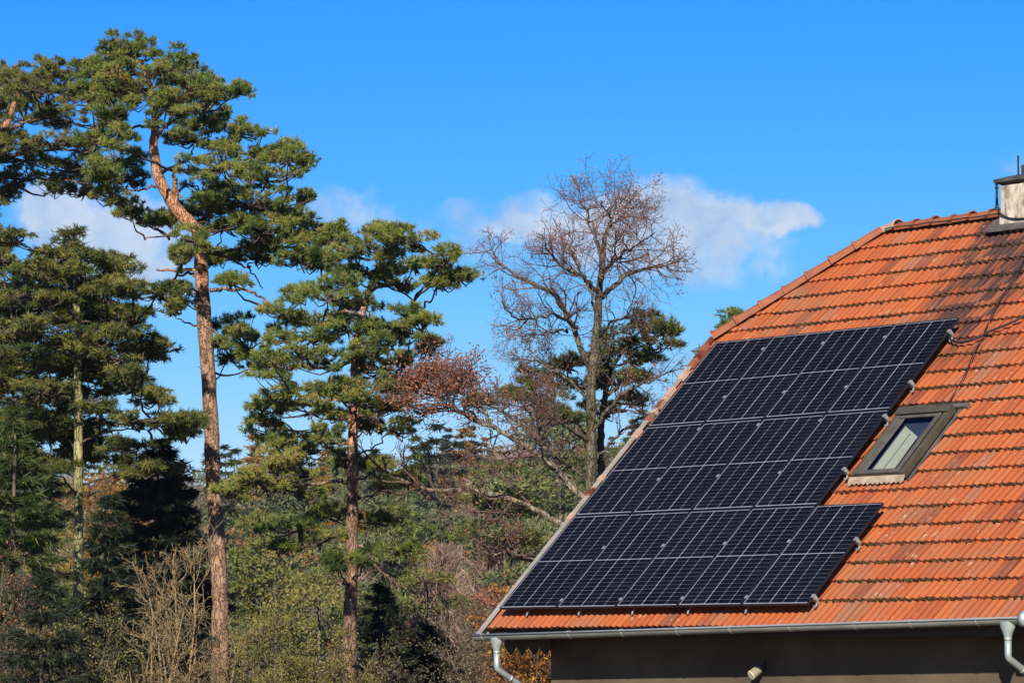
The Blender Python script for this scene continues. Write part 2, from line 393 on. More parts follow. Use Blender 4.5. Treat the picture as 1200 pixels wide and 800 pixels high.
M['zinc'] = simple('zinc_sheet', (0.3432,0.3638,0.3501), (0.4256,0.4462,0.4324), .45, 5, metal=.5, lo=.3, hi=.7)
M['zinc_pipe'] = simple('zinc_pipe', (0.2746,0.3226,0.3089), (0.3569,0.3981,0.3775), .4, 4, metal=.4, lo=.3, hi=.7)
M['zinc_dirty'] = simple('zinc_gutter', (0.13,0.1377,0.1109), (0.306,0.3213,0.2831), .5, 2.2, metal=.3, stretch=(0.3825,0.765,0.765), lo=.3, hi=.7)
M['alu'] = simple('aluminium', (0.2376,0.2376,0.2376), (0.3036,0.3036,0.3003), .42, 9, metal=.4)
M['verge'] = simple('verge_sheet', (0.2281,0.2091,0.1647), (0.3421,0.3168,0.2598), .55, 3, metal=.25, lo=.35, hi=.6)
M['wall'] = simple('render_with_shade', (0.0739,0.0549,0.0338), (0.1197,0.0904,0.0563), .95, 1.1, bmp=.35, detail=9, lo=.42, hi=.72, spec=.1)  # base darkened throughout to carry the eave's shade on a cream wall
M['cream'] = simple('render_cream', (0.496,0.44,0.336), (0.592,0.544,0.44), .9, 3, bmp=.2)
M['wood_dark'] = simple('dark_stained_wood', (.03,.022,.016), (.06,.045,.032), .8, 6, stretch=(8,8,1))
def chimney_mat():
    m, nt, b = new_mat('chimney_render')
    f = tex_noise(nt, 3.5, 7, .65, coord='World'); g = tex_noise(nt, 9, 5, .7, (1,1,.4), coord='World')
    col = ramp_node(nt, f, [(.3, (.26,.20,.14)), (.5, (.45,.39,.30)), (.7, (.54,.49,.41))])
    col = mixc(nt, ramp_node(nt, g, [(.46, (0,0,0)), (.62, (.9,.9,.9))]), col, (.13,.10,.07))
    nt.links.new(col, b.inputs['Base Color']); b.inputs['Roughness'].default_value = .95; bump(nt, b, f, .5, .03)
    return m
M['chimney'] = chimney_mat()
M['concrete_dark'] = simple('sooty_concrete', (.03,.028,.027), (.07,.066,.063), .9, 8, bmp=.4)
M['lead'] = simple('lead_flashing', (0.06,0.051,0.045), (0.12,0.102,0.09), .6, 5, metal=.2)
M['iron'] = simple('dark_iron', (.02,.02,.022), (.05,.05,.055), .5, 9, metal=.6)
M['rubber'] = simple('black_cable', (.012,.012,.012), (.025,.025,.025), .5, 9)
M['moss'] = simple('moss', (.03,.02,.011), (.072,.046,.022), 1.0, 14, bmp=.5, lo=.4, hi=.62, spec=.05)
M['frame_black'] = simple('black_anodised', (.012,.013,.016), (.02,.021,.025), .38, 9, metal=.3)
M['win_frame'] = simple('window_cladding', (0.049,0.0422,0.0273), (0.0749,0.066,0.0418), .45, 5, metal=.1)

M['win_sash'] = simple('sash_cladding', (0.0749,0.068,0.0504), (0.1094,0.1006,0.0768), .35, 5, metal=.2)
M['blind'] = simple('blind_fabric', (0.2281,0.2408,0.1774), (0.2661,0.2788,0.2091), .8, 4)
M['win_dark'] = simple('dark_room', (.015,.02,.04), (.02,.028,.055), .9, 2)
M['apron'] = simple('apron_sheet', (0.238,0.1726,0.113), (0.3451,0.2737,0.1963), .7, 6)
def glass_mat(name, tintc, ior):
    m, nt, b = new_mat(name)
    nt.nodes.remove(b)
    tr = nt.nodes.new('ShaderNodeBsdfTransparent'); tr.inputs[0].default_value = (*tintc, 1)
    gl = nt.nodes.new('ShaderNodeBsdfGlossy'); gl.inputs['Roughness'].default_value = .04
    fr = nt.nodes.new('ShaderNodeFresnel'); fr.inputs[0].default_value = ior
    mx = nt.nodes.new('ShaderNodeMixShader'); nt.links.new(fr.outputs[0], mx.inputs[0]); nt.links.new(tr.outputs[0], mx.inputs[1]); nt.links.new(gl.outputs[0], mx.inputs[2])
    nt.links.new(mx.outputs[0], nt.nodes['Material Output'].inputs['Surface'])
    return m
M['win_glass'] = glass_mat('window_glass', (.93,.95,.97), 1.3)
M['pv_glass'] = glass_mat('solar_glass', (.98,.985,1.0), 1.03)
def cell_mat():
    m, nt, b = new_mat('solar_cell'); oi = nt.nodes.new('ShaderNodeObjectInfo')
    f = tex_noise(nt, 1.6, 6, .6, coord='World'); base = ramp_node(nt, f, [(.3, (.0020,.0021,.0031)), (.7, (.0036,.0038,.0055))])
    col = mixc(nt, mathn(nt, 'MULTIPLY', oi.outputs['Random'], .6), base, (.0042,.0048,.008))
    dust = ramp_node(nt, tex_noise(nt, 5, 7, .7, (1,1,.25), 'World'), [(.52, (0,0,0)), (.8, (.10,.10,.10))])
    nt.links.new(mixc(nt, dust, col, (.07,.063,.056)), b.inputs['Base Color']); b.inputs['Roughness'].default_value = .45; b.inputs['Specular IOR Level'].default_value = .12
    return m
M['cell'] = cell_mat()
M['backsheet'] = simple('white_backsheet', (0.1998,0.2098,0.2331), (0.2531,0.2631,0.2864), .6, 5)
M['lamp_body'] = simple('lamp_housing', (0.195,0.1725,0.1125), (0.255,0.225,0.1575), .6, 8)
# skylight zone and verge / hip edges on the roof plane
def u_min(v):
    """left edge of the tiled plane: straight verge, then the hip"""
    uv = -.205-.026*(v+.34)
    if v <= 5.6: return uv
    return -.40+(v-5.6)*(1.36+.40)/(7.62-5.6)
SKY = (4.55, 5.43, 2.36, 3.60)              # u0,u1,v0,v1 of the roof window
CHIM = (3.73, 4.55, 5.46, 6.2)             # x0,x1,y0,y1
def tile_mesh(k, rng):
    """one interlocking tile: two rolls, overlapping lip, thickness; origin at its lower left corner"""
    nx = 13; xs = np.linspace(0.001, TW-.001, nx)
    prof = .011*np.cos(xs/TW*4*math.pi) + np.where(xs/TW > .93, .006, 0)
    th = .032; tl = .038
    vs = []; fs = []
    for (v, n0) in ((0.0, tl), (.012, tl+.003), (TL, 0.0)):
        vs += [(x, v + rng.uniform(-.001, .001), n0+h) for x, h in zip(xs, prof)]
    for r in range(2):
        fs += [(r*nx+i, r*nx+i+1, (r+1)*nx+i+1, (r+1)*nx+i) for i in range(nx-1)]
    o = len(vs)
    vs += [(x, .004, tl-th+h*.8) for x, h in zip(xs, prof)]
    fs += [(o+i, o+i+1, i+1, i) for i in range(nx-1)]
    o2 = len(vs); vs += [(xs[0], TL, -th), (xs[-1], TL, -th)]
    fs += [(0, 2*nx, o2, o), (o+nx-1, o2+1, 3*nx-1, nx-1), (o, o2, o2+1, o+nx-1)]
    return vs, fs
def tile_layout():
    rows = []
    nrow = int(round((V_RIDGE-.06-V_EAVE)/ROWP))
    for k in range(nrow+1):
        v0 = V_EAVE+k*ROWP
        if k: v0 = .233+(k-1)*ROWP
        if v0 > V_RIDGE-.3: break
        rows.append((k, v0))
    return rows
def in_frame(P):
    d = P-CAM; z = d@FW; x = 600+1200*F*(d@RT)/z; y = 400-1200*F*(d@UP)/z
    return (-5 < x < 1210) and (-5 < y < 805), z
PAN_W, PAN_H, PAN_G = 1.096, 1.754, .02
PITCH_U, PITCH_V = PAN_W+PAN_G, PAN_H+PAN_G
def under_panel(u, v, mgn=0.0):
    n = 5 if v < PITCH_V-.01 else 4
    return -.0 < u < n*PITCH_U-PAN_G-.02+mgn and .05 < v < 3*PITCH_V-PAN_G-.05
house = thing('house', 'house with an orange clay tile half-hipped roof, solar array and rendered eave wall toned dark for shade', 'house', (4, 5.7, GROUND_Z))
HINV = Vector((-4, -5.7, -GROUND_Z))
def hp(name, mb, mat, smooth=False, bevel=0.0, kind=None):
    o = mb.build(name, mat, house, smooth, kind, bevel); o.location = HINV; return o
def build_house():
    rng = np.random.default_rng(5)
    # --- walls: box with gable ends following the roof
    ywb = 2*RY-WALL_Y; x0, x1 = .43, X_END-.5
    zt = R(0, (WALL_Y)/CT, NT)[2]-.20            # underside of the roof at the wall
    zw = (WALL_Y*ST/CT)+NT/CT-.16
    mb = MB()
    mb.box((x0, WALL_Y, GROUND_Z-.5), (x1, ywb, zw))
    yg0, yg1, zg = 2.9, 2*RY-2.9, (2.9*ST/CT)+NT/CT-.2
    mb.add([(x0,WALL_Y,zw),(x0,yg0,zg),(x0,yg1,zg),(x0,ywb,zw)], [(0,1,2,3)][::-1])
    mb.add([(x1,WALL_Y,zw),(x1,RY,RZ-.25),(x1,ywb,zw)], [(0,2,1)])
    hp('wall', mb, M['wall'])
    # --- roof deck (boards under the tiles), both slopes and half-hip
    nd = NTT-.035
    mb = MB()
    a = [R(u_min(-.15)+.02, -.15, nd), R(X_END, -.15, nd), R(X_END, V_RIDGE, nd), R(1.36, V_RIDGE-.04, nd), R(u_min(5.6)+.02, 5.6, nd)]
    bk = [np.array([p[0], 2*RY-p[1], p[2]]) for p in a]
    th = np.array([0,0,-.12])
    mb.prism(a, th); mb.prism(bk[::-1], th)
    pk = np.array([1.38, RY, RZ-.06])
    mb.prism([a[4]+(-.05,0,.0), pk, bk[4]+(-.05,0,.0)], th)
    roof = hp('roof', mb, M['wood_dark'])
    # --- tiles
    meshes = []
    for k in range(10):
        vs, fs = tile_mesh(k, rng); t = [0.05,.2,.35,.45,.55,.6,.68,.78,.88,1.0][k]
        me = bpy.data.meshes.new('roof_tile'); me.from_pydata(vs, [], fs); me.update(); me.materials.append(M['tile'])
        at_ = me.attributes.new('tint', 'FLOAT', 'POINT'); at_.data.foreach_set('value', np.full(len(vs), t, np.float32))
        me.polygons.foreach_set('use_smooth', np.array([i < 24 for i in range(len(fs))])); meshes.append((me, vs, fs, t))
    cand = []
    for k, v0 in tile_layout():
        off = (k % 2)*0.0
        ul = min(u_min(v0), u_min(v0+TL))+.02 if v0 > 5.2 else u_min(v0)-.03
        i0 = math.floor((ul+.465)/TW)-1
        for i in range(i0, int((X_END+.465)/TW)):
            u = -.465+i*TW+off
            if u+TW-.03 < ul or u+TW > X_END: continue
            uc, vc = u+TW/2, v0+ROWP*.4
            ys = 1.32 if v0 < 0 else 1.0
            if SKY[0]-.05 < uc < SKY[1]+.04 and SKY[2]-.20 < vc < SKY[3]+.0:
                if v0 > SKY[2]: continue
                ys = .50
            if CHIM[0]-.14 < uc < CHIM[1]+.14 and vc > 7.3: continue
            P = R(uc, vc, NT); vis, z = in_frame(P)
            hid = under_panel(uc, vc)
            cand.append((u, v0, vis and not hid, z, max(0, (max(u_min(v0), u_min(v0+TL))+.02 if v0 > 5.2 else ul)-u), ys))
    show = sorted([c for c in cand if c[2]], key=lambda c: c[3])
    singles = set((c[0], c[1]) for c in show[:300] if c[4] < .02)
    vs_all = []; fs_all = []; tt = []; k0 = 0
    for (u, v0, vis, z, cut, ys) in cand:
        me, vs, fs, t = meshes[int(np.clip(rng.normal(5.2, 2.7), 0, 9))]
        jit = (rng.normal(0, .002), rng.normal(0, .004), rng.normal(0, .0022)); rz = rng.normal(0, .007); rx = rng.normal(0, .006)
        if (u, v0) in singles:
            o = bpy.data.objects.new('roof_tile', me)
            o.matrix_world = ROOF_M @ Matrix.Translation((u+jit[0], v0+jit[1], NTT+jit[2])) @ Matrix.Rotation(rz, 4, 'Z') @ Matrix.Rotation(rx, 4, 'X') @ Matrix.Diagonal((1, ys, 1, 1))
            link(o, roof)
        else:
            w = np.array(vs)
            w[:, 1] *= ys
            if cut > .02 and v0 > 5.2: w[:, 0] = np.maximum(w[:, 0], np.array([u_min(v0+q) for q in w[:, 1]])+.02-u)
            elif cut > .02: w[:, 0] = np.maximum(w[:, 0], cut)
            x = w[:, 0]; w[:, 1] += rz*x; w[:, 2] += rx*w[:, 1]
            w += np.array([u+jit[0], v0+jit[1], NTT+jit[2]])
            y = w[:, 1].copy(); zz = w[:, 2].copy(); w[:, 1] = y*CT-zz*ST; w[:, 2] = y*ST+zz*CT
            vs_all.append(w); fs_all += [tuple(q+k0 for q in f) for f in fs]; k0 += len(w); tt.append(np.full(len(w), t))
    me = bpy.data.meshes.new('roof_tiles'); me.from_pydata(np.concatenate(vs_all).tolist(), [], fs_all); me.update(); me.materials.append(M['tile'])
    at_ = me.attributes.new('tint', 'FLOAT', 'POINT'); at_.data.foreach_set('value', np.concatenate(tt).astype(np.float32))
    mobj('roof_tiles', me, roof, 'stuff')
    # back slope and half-hip: plain tiled sheets seen from the far side only
    mb = MB()
    for p in ([q+(0,0,.05) for q in bk[::-1]],): mb.prism(p, (0,0,.02))
    mb.prism([a[4]+(-.05,0,.05), pk+(0,0,.04), bk[4]+(-.05,0,.05)], (0,0,.02))
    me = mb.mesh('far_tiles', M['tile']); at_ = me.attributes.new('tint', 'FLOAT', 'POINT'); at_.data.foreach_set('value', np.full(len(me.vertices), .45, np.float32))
    mobj('rear_tiles', me, roof, 'stuff')
    # --- moss cushions along the lower edges of the courses
    ico = [(0,0,1),(.89,0,.45),(.28,.85,.45),(-.72,.53,.45),(-.72,-.53,.45),(.28,-.85,.45),(.72,.53,-.3),(-.28,.85,-.3),(-.89,0,-.3),(-.28,-.85,-.3),(.72,-.53,-.3)]
    icf = [(0,1,2),(0,2,3),(0,3,4),(0,4,5),(0,5,1),(1,6,2),(2,7,3),(3,8,4),(4,9,5),(5,10,1),(6,7,2),(7,8,3),(8,9,4),(9,10,5),(10,6,1)]
    ico = np.array(ico); mv = []; mf = []; k0 = 0
    for (u, v0, vis, z, cut, ys) in cand:
        if not vis or cut > .02 or v0 < 0: continue
        dens = .8+.5*math.sin(u*1.1+v0*2.3)
        for _ in range(rng.poisson(11.0*max(.3, dens))):
            q = u + (rng.integers(0, 4)+.5+rng.normal(0, .2))*TW/4; s = rng.uniform(.009, .026)
            w = ico*np.array([s*1.3, s*.8, s*.8])*(1+.25*rng.uniform(-1, 1, ico.shape))
            w = w + np.array([q, v0+rng.normal(-.006, .006), NTT+.012+rng.uniform(-.01, .018)])
            y = w[:, 1].copy(); zz = w[:, 2].copy(); w[:, 1] = y*CT-zz*ST; w[:, 2] = y*ST+zz*CT
            mv.append(w); mf.append(np.array(icf)+k0); k0 += len(w)
    mobj('moss', mesh_np('moss', np.concatenate(mv), np.concatenate(mf), M['moss']), roof, 'stuff')
    # --- ridge and hip tiles
    def ridge_tile(p, q, name, mat, r0=.105, r1=.088, up=(0,-.35,1)):
        p = np.array(p); q = np.array(q); t = unit(q-p); upv = np.array(up, float); upv -= t*(t@upv); upv = unit(upv); side = np.cross(t, upv)
        L = np.linalg.norm(q-p); st = [(-.035, r0+.016), (.0, r0+.016), (.012, r0), (.05, r0-.004), (L, r1)]
        nn = 9; vs = []
        for th_ in (0.0, -.014):
            for s_, r_ in st:
                for j in range(nn):
                    an = math.pi*(-.08+1.16*j/(nn-1)); vs.append(p+t*s_+(side*math.cos(an)+upv*math.sin(an)*.92)*(r_+th_))
        ns = len(st); fs = []
        for i in range(ns-1):
            for j in range(nn-1):
                fs.append((i*nn+j, i*nn+j+1, (i+1)*nn+j+1, (i+1)*nn+j)); o = ns*nn; fs.append((o+(i+1)*nn+j, o+(i+1)*nn+j+1, o+i*nn+j+1, o+i*nn+j))
        for j in range(nn-1): fs.append((j+1, j, ns*nn+j, ns*nn+j+1)); e = (ns-1)*nn; fs.append((e+j, e+j+1, ns*nn+e+j+1, ns*nn+e+j))
        m_ = MB(); m_.add(vs, fs); return m_.build(name, mat, roof, smooth=False)
    for_h = [R(-.36, 5.62, NT+.005), R(1.36, 7.66, NT+.005)]
    nh = 7
    for i in range(nh):
        p = for_h[0]+(for_h[1]-for_h[0])*(i/nh); q = for_h[0]+(for_h[1]-for_h[0])*((i+1.1)/nh)
        ridge_tile(p+rng.normal(0, .004, 3), q, 'hip_tile', M['ridge'], up=(-.45,-.35,1))
        p2 = np.array([p[0], 2*RY-p[1], p[2]]); q2 = np.array([q[0], 2*RY-q[1], q[2]])
        ridge_tile(p2, q2, 'hip_tile', M['ridge'], up=(-.45,.35,1))
    rz = RZ-.03
    ridge_tile((1.62, RY, rz+.015), (1.22, RY, rz-.05), 'ridge_end_tile', M['ridge_pale'], .118, .10, up=(0,0,1))
    xs = [1.60, 1.95, 2.29, 2.62, 2.96, 3.30, 3.64]
    xs += [4.62+.34*i for i in range(23)]
    for i, x in enumerate(xs):
        if x > 12.3: break
        nx_ = x+.36
        ridge_tile((nx_, RY, rz+rng.normal(0, .004)), (x-.03, RY, rz-.006), 'ridge_tile', M['ridge'], up=(0,0,1))
    # --- verge flashing with tile edges showing through
    mb = MB(); vv = np.linspace(-.36, 5.58, 15)
    for a_, b_ in zip(vv[:-1], vv[1:]):
        ua, ub = u_min(a_), u_min(b_)
        prof = [R(ua-.055, a_, NT-.10), R(ua-.055, a_, NT+.045), R(ua+.035, a_, NT+.05), R(ua+.035, a_, NT+.03), R(ua-.04, a_, NT+.025), R(ua-.04, a_, NT-.10)]
        mb.prism(prof, R(ub, b_)-R(ua, a_))
    hp('verge_flashing', mb, M['verge'])
    for v_ in list(rng.uniform(1.4, 5.5, 13))+[5.35, 5.15, 4.95]:
        l_ = rng.uniform(.1, .26); ua = u_min(v_)
        m_ = MB(); m_.prism([R(ua-.06, v_, NT+.0), R(ua-.06, v_, NT+.053), R(ua+.04, v_, NT+.056), R(ua+.04, v_, NT+.0)], R(u_min(v_+l_), v_+l_)-R(ua, v_))
        m_.build('verge_tile', M['ridge'] if rng.random() < .7 else M['ridge_pale'], roof)
    # barge board under the verge
    mb = MB(); ua, ub = u_min(-.2), u_min(5.5)
    mb.prism([R(ua-.035, -.2, NT-.25), R(ua-.035, -.2, NT-.1), R(ua-.01, -.2, NT-.1), R(ua-.01, -.2, NT-.25)], R(ub, 5.5)-R(ua, -.2))
    hp('barge_board', mb, M['wood_dark'])
    # --- eaves: soffit, fascia and toothed valance at the gable corner
    gz = lambda x: -.352+.0172*(x+.3)
    dx = X_END+.05; dz = gz(X_END)-gz(-.05)
    mb = MB(); mb.prism([(-.05, -.115, gz(-.05)-.035), (-.05, -.09, gz(-.05)-.035), (-.05, -.09, gz(-.05)+.02), (-.05, -.115, gz(-.05)+.02)], (dx, 0, dz)); hp('fascia_board', mb, M['wood_dark'])
    mb = MB(); mb.prism([(.0, -.089, gz(0)-.035), (.0, WALL_Y-.003, gz(0)-.035), (.0, WALL_Y-.003, gz(0)-.015), (.0, -.089, gz(0)-.015)], (X_END-.03, 0, dz)); hp('soffit', mb, M['wood_dark'])
    val = hp('valance', MB().box((-.20, .25, -.49), (.72, .27, -.39)), M['wood_dark'])
    for i in range(4):
        x = -.20+i*.232
        m_ = MB(); m_.prism([(x+.003, .25, -.4905), (x+.228, .25, -.4905), (x+.115, .25, -.60)], (0, .02, 0)); m_.build('valance_tooth', M['wood_dark'], val)
    # --- gutter
    GY, GR = -.185, .062
    mb = MB(); xs = np.linspace(-.255, X_END, 26); n_ = 9; vs = []
    for x in xs:
        for rr in (GR, GR-.006):
            for j in range(n_):
                an = math.pi*(1+j/(n_-1)); vs.append((x, GY+rr*math.cos(an), gz(x)+rr*1.12*math.sin(an)))
    fs = []
    for i in range(len(xs)-1):
        for j in range(n_-1):
            o = i*2*n_+j; fs.append((o, o+1, o+1+2*n_, o+2*n_)); o += n_; fs.append((o+2*n_, o+1+2*n_, o+1, o))
    mb.add(vs, fs)
    mb.add([(xs[0], GY+GR*math.cos(math.pi*(1+j/8)), gz(xs[0])+GR*1.12*math.sin(math.pi*(1+j/8))) for j in range(9)], [tuple(range(9))])
    g = hp('gutter', mb, M['zinc_dirty'], smooth=True)
    mb = MB(); mb.tube([(x, GY-GR-.004, gz(x)+.004) for x in (-.255, 4, 8, X_END)], .0125, 8); mb.build('gutter_lip', M['zinc'], g, smooth=True)
    for x in (-.07, 1.61, 2.59, 3.58, 4.5, 5.49, 6.53, 7.39, 8.38, 9.4, 10.4, 11.4):
        mb = MB()
        pts = [(x, GY+(GR+.006)*math.cos(an), gz(x)+(GR+.006)*1.12*math.sin(an)) for an in np.linspace(math.pi*.97, 2*math.pi, 9)]
        for p, q in zip(pts[:-1], pts[1:]):
            mb.prism([(x, p[1], p[2]), (x+.022, p[1], p[2]), (x+.022, p[1]*.96+GY*.04, p[2]+.001), (x, p[1]*.96+GY*.04, p[2]+.001)], (0, q[1]-p[1], q[2]-p[2]))
        mb.prism([(x, GY-GR-.018, gz(x)+.006), (x+.022, GY-GR-.018, gz(x)+.006), (x+.022, GY-GR-.018, gz(x)+.02), (x, GY-GR-.018, gz(x)+.02)], (0, .05, .004))
        mb.build('gutter_bracket', M['zinc'], g)
    # --- rain pipes with hoppers
    def downpipe(x):
        z0 = gz(x)-.03; m_ = MB()
        prof = [(z0, .108, .066), (z0-.06, .098, .066), (z0-.11, .068, .058), (z0-.16, .045, .045), (z0-.175, .042, .042), (z0-.19, .042, .042)]
        n = 16; vs = []
        for z, rx, ry in prof:
            vs += [(x+rx*math.cos(2*math.pi*j/n), GY+ry*math.sin(2*math.pi*j/n), z) for j in range(n)]
        fs = [(i*n+j, i*n+(j+1) % n, (i+1)*n+(j+1) % n, (i+1)*n+j)[::-1] for i in range(len(prof)-1) for j in range(n)]
        m_.add(vs, fs); dp = hp('downpipe', m_, M['zinc_pipe'], smooth=True)
        zb = z0-.40
        pts = [(x, GY, z0-.18), (x, GY, zb+.03), (x, GY+.008, zb+.006), (x, GY+.035, zb-.015), (x, GY+.22, zb-.115), (x, GY+.50, zb-.27), (x, GY+.565, zb-.32), (x, GY+.585, zb-.40), (x, GY+.585, GROUND_Z-.1)]
        MB().tube(pts, .038, 16).build('pipe', M['zinc_pipe'], dp, smooth=True)
        MB().tube([(x, GY, z0-.205), (x, GY, z0-.175)], .0425, 16).build('collar', M['zinc'], dp, smooth=True)
        MB().tube([(x, GY+.215, zb-.112), (x, GY+.24, zb-.126)], .0425, 16).build('collar', M['zinc'], dp, smooth=True)
        return dp
    downpipe(.17); downpipe(8.80)
    mb = MB(); mb.tube([(9.02, GY-.012, gz(9.0)-.01), (9.10, GY-.012, gz(9.1)-.01)], .088, 16); hp('gutter_joint', mb, M['zinc_pipe'], smooth=True)
    # --- chimney
    mb = MB(); x0, x1, y0, y1 = CHIM
    mb.box((x0, y0, 4.5), (x1, y1, 5.545)); ch = hp('chimney', mb, M['chimney'], bevel=.015)
    mb = MB(); mb.box((x0-.012, y0-.012, 4.6), (x1+.012, y1+.012, 5.115)); mb.build('chimney_plinth', M['chimney'], ch, bevel=.01)
    mb = MB(); e = .06
    bot = [(x0-e, y0-e, 5.58), (x1+e, y0-e, 5.58), (x1+e, y1+e, 5.58), (x0-e, y1+e, 5.58)]
    low = [(x0+.02, y0+.02, 5.545), (x1-.02, y0+.02, 5.545), (x1-.02, y1-.02, 5.545), (x0+.02, y1-.02, 5.545)]
    mid = [(p[0], p[1], 5.622) for p in bot]; top = [(x0+.12, y0+.12, 5.675), (x1-.12, y0+.12, 5.675), (x1-.12, y1-.12, 5.675), (x0+.12, y1-.12, 5.675)]
    q = [low, bot, mid, top]; fs = [(3,2,1,0), (12,13,14,15)]
    for i in range(3): fs += [(i*4+j, i*4+(j+1) % 4, i*4+4+(j+1) % 4, i*4+4+j) for j in range(4)]
    mb.add([p for l_ in q for p in l_], fs); mb.build('chimney_cap', M['concrete_dark'], ch)
    mb = MB(); mb.tube([(4.02, 5.78, 5.64), (4.02, 5.78, 5.81)], .15, 18); mb.build('chimney_pot', M['concrete_dark'], ch, smooth=False)
    mb = MB(); vb = 7.26
    mb.prism([R(x0-.12, vb, NT+.058), R(x1+.12, vb, NT+.058), R(x1+.10, vb+.30, NT+.05), R(x0-.06, vb+.30, NT+.05)], R(0, 0, .008))
    mb.prism([R(x0-.19, vb+.02, NT+.045), R(x0-.12, vb+.02, NT+.045), R(x0-.03, V_RIDGE-.1, NT+.06), R(x0-.10, V_RIDGE-.1, NT+.06)], R(0, 0, .02))
    mb.build('flashing', M['lead'], ch)
    # --- roof window
    u0, u1, v0, v1 = SKY; n0, n1 = NT+.0, NT+.105
    def rb(m_, ua, va, na, ub, vb_, nb):
        return m_.prism([R(ua, va, na), R(ub, va, na), R(ub, vb_, na), R(ua, vb_, na)], R(0, 0, nb-na))
    mb = MB()
    rb(mb, u0, v0, n0, u0+.07, v1, n1-.012); rb(mb, u1-.07, v0, n0, u1, v1, n1-.012)
    rb(mb, u0+.072, v0, n0, u1-.072, v0+.09, n1-.02); rb(mb, u0+.072, v1-.09, n0, u1-.072, v1, n1-.014)
    w = hp('roof_window', mb, M['win_frame'], bevel=.006)
    mb = MB(); rb(mb, u0-.01, v1-.13, n1-.008, u1+.008, v1+.01, n1+.018); mb.build('hood', M['win_frame'], w, bevel=.01)
    mb = MB(); rb(mb, u0+.075, v0+.005, n1-.01, u0+.12, v1-.153, n1+.012); rb(mb, u0+.1205, v0+.08, n1-.02, u0+.215, v1-.203, n1-.006); rb(mb, u1-.135, v0+.005, n1-.01, u1-.075, v1-.153, n1+.012)
    rb(mb, u0+.138, v0+.007, n1-.012, u1-.138, v0+.075, n1+.006); rb(mb, u0+.138, v1-.20, n1-.012, u1-.138, v1-.155, n1+.006)
    mb.build('sash', M['win_sash'], w, bevel=.004)
    mb = MB(); mb.add([R(u0+.125, v0+.06, n1-.012), R(u1-.125, v0+.06, n1-.012), R(u1-.125, v1-.16, n1-.012), R(u0+.125, v1-.16, n1-.012)], [(0,1,2,3)]); mb.build('pane', M['win_glass'], w)
    mb = MB(); rb(mb, u0+.10, v0+.05, n0-.01, u1-.10, v1-.14, n0-.004); mb.build('interior', M['win_dark'], w)
    mb = MB(); va, vb_ = v0+.085, v1-.38
    mb.prism([R(4.85, va+.02, n1-.03), R(5.215, va+.02, n1-.03), R(5.20, 3.05, n1-.03), R(4.85, 3.27, n1-.03)], R(0, 0, .004)); bl = mb.build('blind', M['blind'], w)  # slanted top puts the shadow's edge into the blind's shape
    mb = MB(); uc = 5.03; rb(mb, uc, va+.02, n1-.0255, uc+.012, 3.12, n1-.023); mb.build('blind_seam', M['win_frame'], bl)
    mb = MB()
    mb.prism([R(u0-.02, v0-.085, NT+.03), R(u1+.03, v0-.085, NT+.03), R(u1+.02, v0-.002, NT+.062), R(u0-.02, v0-.002, NT+.062)], R(0, 0, .006))
    for i in range(12):
        ua = u0-.02+i*(u1-u0+.05)/12; wd = (u1-u0+.05)/12
        mb.prism([R(ua+.004, v0-.087, NT+.03), R(ua+wd-.004, v0-.087, NT+.03), R(ua+wd*.5, v0-.112+rng.uniform(-.012, .012), NT+.022)], R(0, 0, .006))
    mb.build('apron', M['apron'], w)
    # gap lining between window and tiles
    mb = MB(); rb(mb, u0-.10, v0-.02, NT-.02, u0-.012, v1+.10, NT-.004); rb(mb, u1+.012, v0-.02, NT-.02, u1+.06, v1+.10, NT-.004); rb(mb, u0-.1, v1+.03, NT-.02, u1+.16, v1+.10, NT+.04)
    mb.build('side_flashing', M['lead'], w)
    return roof
roof = build_house()

# ------------------------------------------------------------------ solar panels
def panel_meshes(flip):
    """frame, backsheet, upper and lower cell blocks, glass in panel coordinates (x across, y up slope, z out)"""
    W, H, T = PAN_W, PAN_H, .03
    fr = MB(); e = .012
    fr.box((0,0,-T), (W,e,0)); fr.box((0,H-e,-T), (W,H,0)); fr.box((0,e+.0005,-T), (e,H-e-.0005,0)); fr.box((W-e,e+.0005,-T), (W,H-e-.0005,0))
    bs = MB(); bs.box((e,e,-.010), (W-e,H-e,-.0075))
    ml, mr, mt, mlow, mid = .013, .003, .011, .021, .013
    gaps = [.006]*4; gaps[2 if flip else 1] = .012
    cw = (W-2*e-ml-mr-sum(gaps))/5; xs = []; x = e+ml
    for i in range(5):
        xs.append((x, x+cw)); x += cw+(gaps[i] if i < 4 else 0)
    gh = .0034; half = (H-2*e-mt-mlow-mid)/2; chh = (half-11*gh)/12
    blocks = []
    for hb in range(2):
        mb = MB(); y0 = e+mlow+hb*(half+mid)
        for r in range(12):
            ya = y0+r*(chh+gh)
            for (a, b) in xs:
                c = .006
                mb.add([(a+c,ya,-.0055),(b-c,ya,-.0055),(b,ya+c,-.0055),(b,ya+chh-c,-.0055),(b-c,ya+chh,-.0055),(a+c,ya+chh,-.0055),(a,ya+chh-c,-.0055),(a,ya+c,-.0055)], [tuple(range(8))])
        blocks.append(mb.mesh('cell_block', M['cell']))
    gl = MB(); gl.add([(e,e,-.002),(W-e,e,-.002),(W-e,H-e,-.002),(e,H-e,-.002)], [(0,1,2,3)])
    jb = MB(); jb.box((W/2-.1, H/2-.05, -.028), (W/2+.1, H/2+.05, -.012))
    return dict(frame=fr.mesh('frame', M['frame_black']), backsheet=bs.mesh('backsheet', M['backsheet']), blocks=blocks, glass=gl.mesh('glass', M['pv_glass']), box=jb.mesh('junction_box', M['rubber']))
